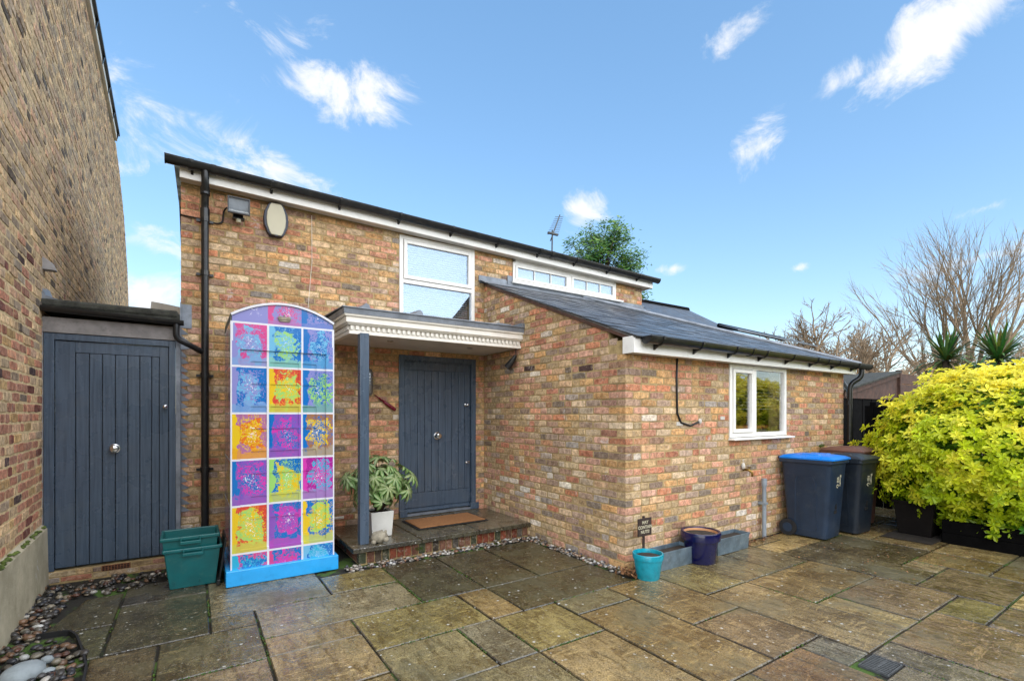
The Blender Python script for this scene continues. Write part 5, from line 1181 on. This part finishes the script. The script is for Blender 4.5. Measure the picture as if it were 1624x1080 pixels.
# ================================================================== WHEELIE BINS
def bin_(label, cx, cy, w_, d_, h_, rot, mat, lidmat, logo=True):
    t = thing('wheelie_bin', label, 'wheelie bin', (cx, cy, 0), 'wheelie bins'); X = Matrix.Translation((cx, cy, 0)) @ Matrix.Rotation(rot, 4, 'Z')
    def rr(wx, dy, z, r=.05, oy=0.):
        out = []
        for (sx_, sy_, a0) in ((1, -1, -90), (1, 1, 0), (-1, 1, 90), (-1, -1, 180)):
            for j in range(4):
                a = math.radians(a0 + j * 30); out.append(Vector((sx_ * (wx / 2 - r) + r * math.cos(a), sy_ * (dy / 2 - r) + r * math.sin(a) + oy, z)))
        return out
    def P_(name, m_, mt_, **k): return obj(name, m_.xf(X), mt_, t, **k)
    m_ = MB().loft([rr(w_ * .80, d_ * .74, .02, .05), rr(w_ * .82, d_ * .76, .06, .05), rr(w_ * .96, d_ * .96, h_ * .90, .05), rr(w_ * .97, d_ * .97, h_ * .905, .05)]); P_('body', m_, mat, smooth=True, auto=40)
    P_('rim', MB().loft([rr(w_, d_, h_ * .895, .03), rr(w_ * 1.04, d_ * 1.04, h_ * .91, .03), rr(w_ * 1.04, d_ * 1.04, h_ * .945, .03)]), mat, bevel=.004)
    lm_ = MB().loft([rr(w_ * 1.06, d_ * 1.05, h_ * .946, .03, -.012), rr(w_ * 1.06, d_ * 1.05, h_ * .962, .03, -.012), rr(w_ * .94, d_ * .92, h_ * .985, .04), rr(w_ * .6, d_ * .66, h_ * 1.0, .05), rr(w_ * .35, d_ * .4, h_ * 1.004, .05)]); ld = P_('lid', lm_, lidmat, smooth=True, auto=30)
    for s_ in (-1, 1): obj('lid_recess', MB().loft([rr(.09, d_ * .42, h_ * .984, .03), rr(.06, d_ * .36, h_ * 1.008, .025)]).xf(X @ Matrix.Translation((s_ * w_ * .25, -.03, .0))), lidmat, ld, smooth=True, auto=40)
    P_('handle', MB().tube([(-w_ * .34, d_ * .52, h_ * .93), (-w_ * .34, d_ * .60, h_ * .95), (w_ * .34, d_ * .60, h_ * .95), (w_ * .34, d_ * .52, h_ * .93)], .016, 8), mat, smooth=True)
    for s_ in (-1, 1):
        xw = s_ * (w_ * .43); yw = d_ * .34
        wl_ = MB().tube([(xw - .022, yw, .10), (xw + .022, yw, .10)], .10, 20); wo2 = P_('wheel', wl_, 'rubber', smooth=True, auto=40); obj('hub', MB().tube([(xw + s_ * .022, yw, .10), (xw + s_ * .028, yw, .10)], .055, 16).xf(X), mat, wo2)
        # raised arch panel on each side
        ar = [(-.13, .10), (.13, .10), (.115, h_ * .68), (.09, h_ * .735), (.0, h_ * .75), (-.09, h_ * .735), (-.115, h_ * .68)]
        sl = lambda z: s_ * (w_ * .82 / 2 + (w_ * .96 - w_ * .82) / 2 * (z - .06) / (h_ * .90 - .06))
        for (k0, sc_, off) in ((0, 1., .004),):
            pm_ = MB(); o_ = [Vector((sl(z_) + s_ * off, y_ - .0, z_)) for y_, z_ in ar]; i_ = [Vector((sl(z_) - s_ * .008, y_ * .86, z_ * .985 + .012)) for y_, z_ in ar]; b_ = [Vector((sl(z_) - s_ * .02, y_ * 1.02, z_)) for y_, z_ in ar]
            pm_.loft([b_, o_, [Vector((p.x, p.y * .93, p.z)) for p in o_], i_], False, True); P_('side_panel', pm_, mat)
    yf = lambda z: -(d_ * .76 / 2 + (d_ * .96 - d_ * .76) / 2 * (z - .06) / (h_ * .90 - .06))
    if logo:
        lg = MB()
        def st_(x_, z_, w2, h2): lg.box(x_ - w2 / 2, yf(z_) - .004, z_ - h2 / 2, x_ + w2 / 2, yf(z_) + .004, z_ + h2 / 2)
        z0_ = h_ * .68; x_ = .03
        st_(x_ - .03, z0_ + .055, .05, .010); st_(x_ - .03, z0_ + .036, .05, .010); st_(x_ - .03, z0_ + .018, .05, .009); st_(x_ + .03, z0_ + .03, .010, .11); st_(x_ - .03, z0_ + .002, .05, .008); st_(x_ + .044, z0_ + .07, .012, .03)
        for a in range(14):
            an = a / 14 * 5.2; st_(x_ - .028 + .024 * math.cos(an), z0_ - .045 + .017 * math.sin(an), .009, .009)
        for a in range(4): st_(x_ + .036, z0_ - .045 + a * .011, .022 - .003 * (a % 2), .006)
        P_('bin_logo', lg, 'cream')
        dk = MB()
        z0_ = h_ * .36
        dk.box(.0 - .042, yf(z0_ - .03) - .004, z0_ - .05, .03, yf(z0_ - .03) + .004, z0_ - .012)
        for xx in (-.012, .012): dk.box(xx - .006, yf(z0_ + .03) - .004, z0_ + .0, xx + .006, yf(z0_ + .03) + .004, z0_ + .06)
        P_('bin_number', dk, 'dark')
    return t
bin_('dark blue wheelie bin with bright blue lid against the extension wall', 6.365, 2.905, .50, .58, 1.00, .04, 'binblue', 'lidblue')
bin_('charcoal wheelie bin with black lid between blue-lidded bin and bush', 6.98, 2.80, .46, .56, .98, -.06, 'binblack', 'binblack')
bin_('brown wheelie bin with brown lid standing behind the black bin', 7.52, 2.95, .56, .52, 1.04, -.05, 'binbrown', 'binbrown', False)

# ================================================================== SHED, FENCE, BUSH
sh = thing('garden_shed', 'black boarded shed with brown timber roof edge behind the bins', 'shed', (9.6, 4.2, 0))
YS = 3.62; s0, s1 = PY(1339, 640, YS).x, PY(1424, 640, YS).x; zs0, zs1 = PY(1339, 622, YS).z, PY(1424, 592, YS).z
n = 12
for i in range(n):
    a, b = s0 + (s1 - s0) * i / n, s0 + (s1 - s0) * (i + 1) / n; obj('board', MB().box(a + .004, YS + .02 + .006 * (i % 2), -.02, b - .004, YS + .05, 1.76), 'shedblack', sh)
m_ = MB().prism([(s0 - .05, YS - .03, zs0 - .07), (s1, YS - .03, zs1 - .07), (s1, YS - .03, zs1 + .01), (s0 - .05, YS - .03, zs0 + .01)], (0, .03, 0)); obj('barge_board', m_, 'shedwood', sh)
obj('gable', MB().prism([(s0, YS + .005, 1.75), (s1, YS + .005, 1.75), (s1, YS + .005, zs1 - .06), (s0, YS + .005, zs0 - .06)], (0, .03, 0)), 'shedwood', sh)
obj('roof', MB().prism([(s0 - .08, YS - .06, zs0 + .012), (s1 + .02, YS - .06, zs1 + .012), (s1 + .02, YS + 2, zs1 + .012), (s0 - .08, YS + 2, zs0 + .012)], (0, 0, .03)), 'felt', sh)
obj('corner_post', MB().box(s1 + .002, YS - .04, -.02, s1 + .07, YS + .04, zs1 + .06), 'shedwood', sh)
for i in range(9): obj('board', MB().box(s1 + .072, YS + .0, zs1 - .20 * (i + 1) + .01, s1 + 1.6, YS + .03 + .004 * (i % 2), zs1 - .20 * i - .005), 'shedwood', sh)
obj('side_wall', MB().box(s0, YS + .06, -.02, s0 + .04, YS + 2, zs0 - .02), 'shedblack', sh)
fn = thing('timber_fence', 'dark timber fence behind the yellow bush', 'fence', (9.3, 0, 0))
fb0 = None
for i in range(62):
    y_ = 3.45 - i * .13
    if fb0 is None: fb0 = obj('board', MB().box(9.3, y_ - .121, -.03, 9.322, y_, 1.62), 'shedblack', fn)
    else: inst('board', fb0, fn, (9.311, y_ - .0605, -.03 + R.uniform(-.01, .01)))
for i in range(4): obj('post', MB().box(9.323, 3.3 - i * 2.4, -.03, 9.41, 3.39 - i * 2.4, 1.68), 'shedblack', fn)
bp = thing('dark_tub', 'dark brown square tub under the left of the bush', 'plant pot', (7.42, 2.2, 0)); tapered((7.48, 2.20, .017), .32, .32, .40, .40, .40, 'brownpot', bp, 'tub', .015); obj('rim', MB().box(7.27, 1.99, .395, 7.69, 2.02, .425).box(7.27, 2.38, .395, 7.69, 2.41, .425).box(7.27, 2.02, .395, 7.30, 2.38, .425).box(7.66, 2.02, .395, 7.69, 2.38, .425), 'brownpot', bp); obj('soil', MB().box(7.30, 2.02, .35, 7.66, 2.38, .38), 'soil', bp)
bedge = thing('raised_bed', 'low dark timber bed edge in the shade below the bush', 'bed edge', (7.3, .5, 0))
for i in range(2): obj('sleeper', MB().box(7.27 + .006 * i, -1.6, -.02 + .14 * i, 7.36, 1.93, .118 + .14 * i), 'shedblack', bedge, bevel=.008)
sb = obj('bed_soil', MB().box(7.361, -1.6, -.02, 9.29, 1.93, .22), 'soil'); sb['kind'] = 'structure'
sb = obj('bare_earth', MB().box(6.98, 1.94, .006, 9.29, 2.42, .016), 'soil'); sb['kind'] = 'structure'
bush = thing('yellow_bush', 'large rounded bush of bright yellow-green leaves beside the bins', 'bush', (8.2, 1.6, .0))
BC = Vector((8.20, 1.52, 1.04))
lat = Vector((CS, -SN, 0)); fwd = Vector((SN, CS, 0))
def bush_r(d):
    """radius of the bush in a direction, uneven"""
    return .99 + .14 * mnoise.noise(d * 2.3 + Vector((3, 1, 7))) + .13 * mnoise.noise(d * 5.2 + Vector((9, 4, 2)))
m_ = MB(); nros = 0
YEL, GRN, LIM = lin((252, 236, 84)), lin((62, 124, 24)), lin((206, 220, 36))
def rosette(mb, p, nrm, s_, tint):
    t1 = nrm.orthogonal().normalized(); t2 = nrm.cross(t1); a0 = R.uniform(0, 6.3); k = R.choice((6, 7, 8))
    for i in range(k):
        an = a0 + 2 * PI * i / k + R.uniform(-.25, .25); el = R.uniform(.05, .75) if i % 2 else R.uniform(-.35, .35); L = s_ * R.uniform(.75, 1.15); w_ = L * .21
        ax = ((t1 * math.cos(an) + t2 * math.sin(an)) * math.cos(el) + nrm * math.sin(el)).normalized(); sd_ = ax.cross(nrm)
        if sd_.length < .05: continue
        sd_.normalize(); up_ = sd_.cross(ax); f_ = R.uniform(.8, 1.2); c_ = tuple(v * f_ for v in tint)
        mb.add([p, p + ax * L * .45 + sd_ * w_ * .8 + up_ * w_ * .35, p + ax * L * .75 + sd_ * w_ + up_ * w_ * .3, p + ax * L - up_ * w_ * .3, p + ax * L * .75 - sd_ * w_ + up_ * w_ * .3, p + ax * L * .45 - sd_ * w_ * .8 + up_ * w_ * .35], [(0, 1, 2, 3), (0, 3, 4, 5)], c_)
for i in range(7600):
    z_ = R.uniform(-.92, 1); th = R.uniform(0, 2 * PI); q = math.sqrt(max(0, 1 - z_ * z_)); d = Vector((q * math.cos(th), q * math.sin(th), z_))
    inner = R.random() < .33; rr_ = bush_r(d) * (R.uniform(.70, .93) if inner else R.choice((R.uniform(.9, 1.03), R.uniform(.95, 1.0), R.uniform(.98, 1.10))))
    p = BC + (lat * d.x * 1.38 + fwd * d.y * 1.12 + Vector((0, 0, d.z * 1.05))) * rr_
    if p.z < .16 or p.x > 9.2: continue
    dw = (lat * d.x + fwd * d.y * 1.2 + Vector((0, 0, d.z * 1.2))).normalized(); nrm = (dw + Vector((R.uniform(-.35, .35), R.uniform(-.35, .35), R.uniform(.2, .9)))).normalized()
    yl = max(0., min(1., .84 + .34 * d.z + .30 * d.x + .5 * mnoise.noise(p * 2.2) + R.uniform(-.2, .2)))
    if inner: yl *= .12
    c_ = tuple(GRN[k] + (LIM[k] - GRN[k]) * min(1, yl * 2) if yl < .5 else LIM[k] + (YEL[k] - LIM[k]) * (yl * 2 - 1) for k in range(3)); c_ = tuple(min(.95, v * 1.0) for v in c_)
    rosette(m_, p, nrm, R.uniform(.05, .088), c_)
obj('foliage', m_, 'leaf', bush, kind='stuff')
m_ = MB()
for i in range(26):
    th = R.uniform(0, 6.3); b0 = Vector((8.15 + math.cos(th) * .12, 1.65 + math.sin(th) * .12, .1)); d = Vector((math.cos(th) * R.uniform(.2, 1), math.sin(th) * R.uniform(.2, 1), R.uniform(.2, .9))); e = BC + Vector((d.x * .95, d.y * .9, d.z * .6 - .2)); m_.tube([b0, b0.lerp(e, .5) + Vector((0, 0, .12)), e], [.022, .013, .006], 6)
obj('stems', m_, 'barkdk', bush, smooth=True)
# stone turtle in the pebble bed
tq = Vector((-.80, 3.79, .0)); tu = thing('stone_turtle', 'pale painted stone turtle lying on the pebbles', 'ornament', tq)
m_ = blob((0, 0, .03), (.115, .085, .065), 16).xf(Matrix.Translation(tq) @ Matrix.Rotation(.9, 4, 'Z')); obj('shell', m_, 'paleblue_stone', tu, smooth=True)
ux, uy = Vector((math.cos(.9), math.sin(.9), 0)), Vector((-math.sin(.9), math.cos(.9), 0))
obj('head', blob(tq + ux * .135 + Vector((0, 0, .045)), (.032, .026, .024)), 'paleblue_stone', tu, smooth=True)
for a, b in ((.07, .08), (.07, -.08), (-.08, .07), (-.08, -.07)): obj('flipper', blob(tq + ux * a + uy * b + Vector((0, 0, .02)), (.035, .03, .014)), 'paleblue_stone', tu, smooth=True)
# drain grate
gt_ = thing('drain_grate', 'small dark iron drain grate set in the paving', 'drain grate', (3.43, 1.19, 0)); gx0, gx1, gy0, gy1 = 3.315, 3.53, 1.115, 1.265
obj('pit', MB().box(gx0 + .004, gy0 + .004, -.013, gx1 - .004, gy1 - .004, -.0105), 'dark', gt_); obj('grate_frame', MB().box(gx0, gy0, -.012, gx1, gy0 + .006, .002).box(gx0, gy1 - .006, -.012, gx1, gy1, .002).box(gx0, gy0 + .006, -.012, gx0 + .006, gy1 - .006, .002).box(gx1 - .006, gy0 + .006, -.012, gx1, gy1 - .006, .002), 'iron', gt_)
for i in range(8): a = gx0 + .018 + i * .0235; obj('bar', MB().box(a, gy0 + .011, -.008, a + .011, gy1 - .011, .002), 'iron', gt_)
obj('bar', MB().box(gx0 + .011, (gy0 + gy1) / 2 - .006, -.009, gx1 - .011, (gy0 + gy1) / 2 + .006, .0005), 'iron', gt_)

# ================================================================== AERIAL AND TREES
ap = PD(875, 392, 8.6); at_ = thing('tv_aerial', 'thin metal TV aerial above the main roof', 'aerial', (ap.x, ap.y, 4.2)); m0 = Vector((ap.x, ap.y, 4.05)); m1 = PD(876, 365, 8.6); obj('mast', MB().tube([m0, m1], .014, 6), 'iron', at_)
b0, b1 = PD(873, 382, 8.6), PD(888, 341, 8.9); obj('boom', MB().tube([b0, b1], .010, 6), 'iron', at_); dirx = lat * .17
for i in range(10):
    p = b0.lerp(b1, .25 + .075 * i); obj('element', MB().tube([p - dirx * (.62 - .02 * i), p + dirx * (.62 - .02 * i)], .005, 5), 'silver', at_)
p = PD(877, 371, 8.6); obj('reflector', MB().box(p.x - .11, p.y - .02, p.z - .015, p.x + .11, p.y + .02, p.z + .015), 'iron', at_)

def grow(mb, p, d, L, r, lvl, P_, rng):
    """recursive bare branching"""
    n = 4 if lvl < 2 else 3; pts = [p.copy()]; rad = [r]; q = p.copy(); dd = d.copy()
    for i in range(n):
        dd = (dd + Vector((rng.gauss(0, P_['wob']), rng.gauss(0, P_['wob']), rng.gauss(0, P_['wob']) + P_['up'] * (.5 + lvl * .1)))).normalized(); q = q + dd * (L / n); pts.append(q.copy()); rad.append(r * (1 - (i + 1) / n * (.45 if lvl < P_['lv'] else .85)))
    mb.tube(pts, rad, 6 if lvl < 2 else 3 if lvl > 2 else 4, caps=False)
    if lvl >= P_['lv']: return
    k = P_['kids'][lvl]
    for j in range(k):
        t = 1. if j == 0 else rng.uniform(.35, 1.); i_ = min(n - 1, int(t * n)); b = pts[i_].lerp(pts[i_ + 1], t * n - i_) if t < 1 else pts[-1]
        ax = Vector((rng.gauss(0, 1), rng.gauss(0, 1), rng.gauss(0, .5))); ax = (ax - dd * ax.dot(dd)).normalized(); an = rng.uniform(*P_['ang']) * (.5 if j == 0 else 1)
        nd = (dd * math.cos(an) + ax * math.sin(an)).normalized(); rr_ = rad[i_] * (rng.uniform(.5, .75) if j else .85)
        grow(mb, b, nd, L * rng.uniform(*P_['len']), max(rr_, P_['rmin']), lvl + 1, P_, rng)
def bare_tree(label, base, stems, P_, seed, mat='bark', grp='bare trees beyond the garden'):
    rng = random.Random(seed); t = thing('bare_tree', label, 'tree', base, grp); tm, cm = MB(), MB()
    base = Vector(base)
    for (dx, dy, dz, L, r) in stems:
        d = (lat * dx + fwd * dy + Vector((0, 0, dz))).normalized(); top = base + d * L * .5; tm.tube([base - Vector((0, 0, .1)), base.lerp(top, .5), top], [r * 1.25, r * 1.05, r], 8); grow(cm, top, d, L * .5, r, 0, P_, rng)
    obj('trunk', tm, mat, t, smooth=True); obj('crown', cm, mat, t, smooth=True)
    return t
def at(px, dist): q = ray(px, HY); return Vector((q.x * dist, q.y * dist, -.05))
PT = dict(wob=.05, up=.015, lv=5, kids=[3, 3, 3, 3, 3], ang=(.16, .52), len=(.66, .88), rmin=.0075)
bare_tree('tall bare many-stemmed tree behind the bush on the right', at(1535, 23), [(math.sin(t_) , .12 * (-1) ** i, math.cos(t_), (5.2 - 1.6 * abs(t_ - .2) ** 1.2), .07 + .06 * math.cos(t_)) for i, t_ in enumerate([-.5, -.36, -.24, -.12, -.04, .02, .14, .28, .42, .56, .72, .88, 1.05])], PT, 4)
bare_tree('bare tree leaning out of frame at the far right', at(1720, 27), [(-.3, 0, 1, 3.8, .10), (.2, .1, 1, 4.2, .10), (-.8, 0, .9, 3.6, .08)], PT, 9)
PP = dict(wob=.16, up=.05, lv=5, kids=[4, 4, 4, 3, 3], ang=(.35, .85), len=(.52, .76), rmin=.011)
bare_tree('low knobbly bare tree just right of the roof end', at(1305, 17), [(-.4, 0, 1, 3.1, .11), (-.1, .1, 1, 3.3, .12), (.15, -.1, 1, 3.3, .12), (.45, 0, 1, 3.1, .11)], PP, 21)
bare_tree('low bare tree between the knobbly tree and the tall tree', at(1395, 18), [(-.4, 0, 1, 3.1, .10), (-.1, .1, 1, 3.3, .12), (.2, -.1, 1, 3.3, .11), (.55, 0, 1, 3.1, .11)], PP, 33)
# far bramble and hedge mass
m_ = MB(); rng = random.Random(5)
for i in range(14000):
    px = rng.uniform(1235, 1760); dist = rng.uniform(24, 32); b = at(px, dist); hgt = (3.6 + 1.6 * mnoise.noise(Vector((px * .018, dist * .2, 3)))) * rng.uniform(.3, 1.12); p = b + Vector((0, 0, max(.3, hgt))); d = Vector((rng.gauss(0, .6), rng.gauss(0, .6), rng.uniform(.1, 1))).normalized() * rng.uniform(.25, .6); s_ = d.cross(fwd).normalized() * rng.uniform(.015, .035); m_.add([p - s_, p + s_, p + d + s_ * .3, p + d - s_ * .3], [(0, 1, 2, 3)])
fh = obj('far_hedge', m_, 'brush'); fh['kind'] = 'stuff'; fh['label'] = 'tan winter brush and hedges far behind the garden'
# evergreen behind the house
ev = thing('evergreen_tree', 'leafy green tree rising behind the main roof', 'tree', at(955, 15)); ec = PD(955, 410, 15); m_ = MB(); rng = random.Random(3)
def leafq(mb, p, s_, c_, rng=rng):
    a_ = Vector((rng.gauss(0, 1), rng.gauss(0, 1), rng.gauss(0, 1))).normalized(); b_ = a_.orthogonal().normalized(); mb.add([p - a_ * s_, p + b_ * s_ * .42, p + a_ * s_, p - b_ * s_ * .42], [(0, 1, 2, 3)], c_)
clumps = []
for i in range(90):
    u_, v_ = rng.uniform(-1, 1), rng.uniform(-1, 1)
    if u_ * u_ + v_ * v_ > 1: continue
    clumps.append((ec + lat * u_ * 1.05 + fwd * rng.uniform(-.8, .8) + Vector((0, 0, v_ * 1.1 - .15 - .25 * abs(u_))), rng.uniform(.16, .34)))
clumps += [(PD(1015, 470, 14.5), .22), (PD(1025, 455, 14.5), .15), (PD(1008, 425, 14.8), .25), (PD(905, 385, 15), .2), (PD(975, 352, 15), .14), (PD(935, 360, 15), .12)]
for (c0, r_) in clumps:
    for i in range(int(210 * (r_ / .28) ** 2)):
        p = c0 + Vector((rng.gauss(0, 1), rng.gauss(0, 1), rng.gauss(0, 1))) * r_ * .6; g_ = rng.uniform(.6, 1.3); c_ = tuple(v * 1.35 * g_ for v in lin(rng.choice([(70, 112, 56), (88, 126, 50), (54, 92, 52), (112, 138, 60)]))); leafq(m_, p, rng.uniform(.05, .085), c_)
obj('crown', m_, 'leaf', ev); tr = MB(); tr.tube([at(955, 15), ec - Vector((0, 0, .4))], [.12, .05], 8)
for (c0, r_) in clumps: tr.tube([ec - Vector((0, 0, 1.2)), (ec - Vector((0, 0, .7))).lerp(c0, .5), c0], [.03, .018, .006], 4)
obj('trunk', tr, 'barkdk', ev, smooth=True)
# cordylines
def cordyline(label, px, py, dist, L, n, seed):
    rng = random.Random(seed); c0 = PD(px, py, dist); t = thing('cordyline_palm', label, 'palm', (c0.x, c0.y, 0), 'palms behind the bush'); m_ = MB()
    obj('trunk', MB().tube([(c0.x, c0.y, 0), (c0.x, c0.y, c0.z)], [.09, .07], 8), 'barkdk', t, smooth=True)
    for i in range(n):
        th = rng.uniform(0, 6.3); el = rng.uniform(-.2, 1.4); d = Vector((math.cos(th) * math.cos(el), math.sin(th) * math.cos(el), math.sin(el))); s_ = d.cross(Vector((0, 0, 1))).normalized() * .024; l_ = L * rng.uniform(.7, 1.15); g_ = tuple(v * .9 * rng.uniform(.6, 1.3) for v in lin(rng.choice([(84, 116, 60), (120, 138, 70), (66, 96, 56)])))
        dr = Vector((0, 0, -.55 * l_ * math.cos(el) * rng.uniform(.5, 1.2))); q = [c0 + d * l_ * t_ + dr * t_ ** 2.2 for t_ in (0, .35, .7, 1.)]
        m_.add([q[0] - s_ * .6, q[0] + s_ * .6, q[1] + s_ * 1.2, q[1] - s_ * 1.2, q[2] + s_ * .9, q[2] - s_ * .9, q[3]], [(0, 1, 2, 3), (3, 2, 4, 5), (5, 4, 6)], g_)
    obj('leaf_crown', m_, 'leaf_gloss', t)
cordyline('spiky green palm standing behind the middle of the bush', 1500, 572, 12, .95, 130, 2); cordyline('drooping spiky palm behind the right of the bush', 1583, 572, 11.5, 1.15, 170, 6)

# ================================================================== OPPOSITE SIDE OF THE YARD (seen in the window glass)
op = thing('opposite_house', 'brick house across the yard behind the viewpoint', 'house', (6, -17, 0))
ow = obj('wall', MB().box(-8, -17.2, -.05, 26, -17, 5.6), 'mortar_n', op)
obj('roof', MB().prism([(-8.3, -16.7, 5.6), (26.3, -16.7, 5.6), (26.3, -20, 7.6), (-8.3, -20, 7.6)], (0, 0, .1), tint=(.05, .05, .06)), 'slate', op)
for i in range(7):
    for z in (.9, 3.4):
        x = -5 + i * 4.4; wf = obj('window', frame_mb(x, x + 1.3, z, z + 1.5, .08, -17.0, -16.94), 'white', op); obj('pane', MB().box(x + .08, -16.99, z + .08, x + 1.22, -16.97, z + 1.42), 'glass', wf)
print('objects', len(bpy.data.objects), 'slates', cnt, 'bricks', len(bA), len(bB), len(bC), len(bN))
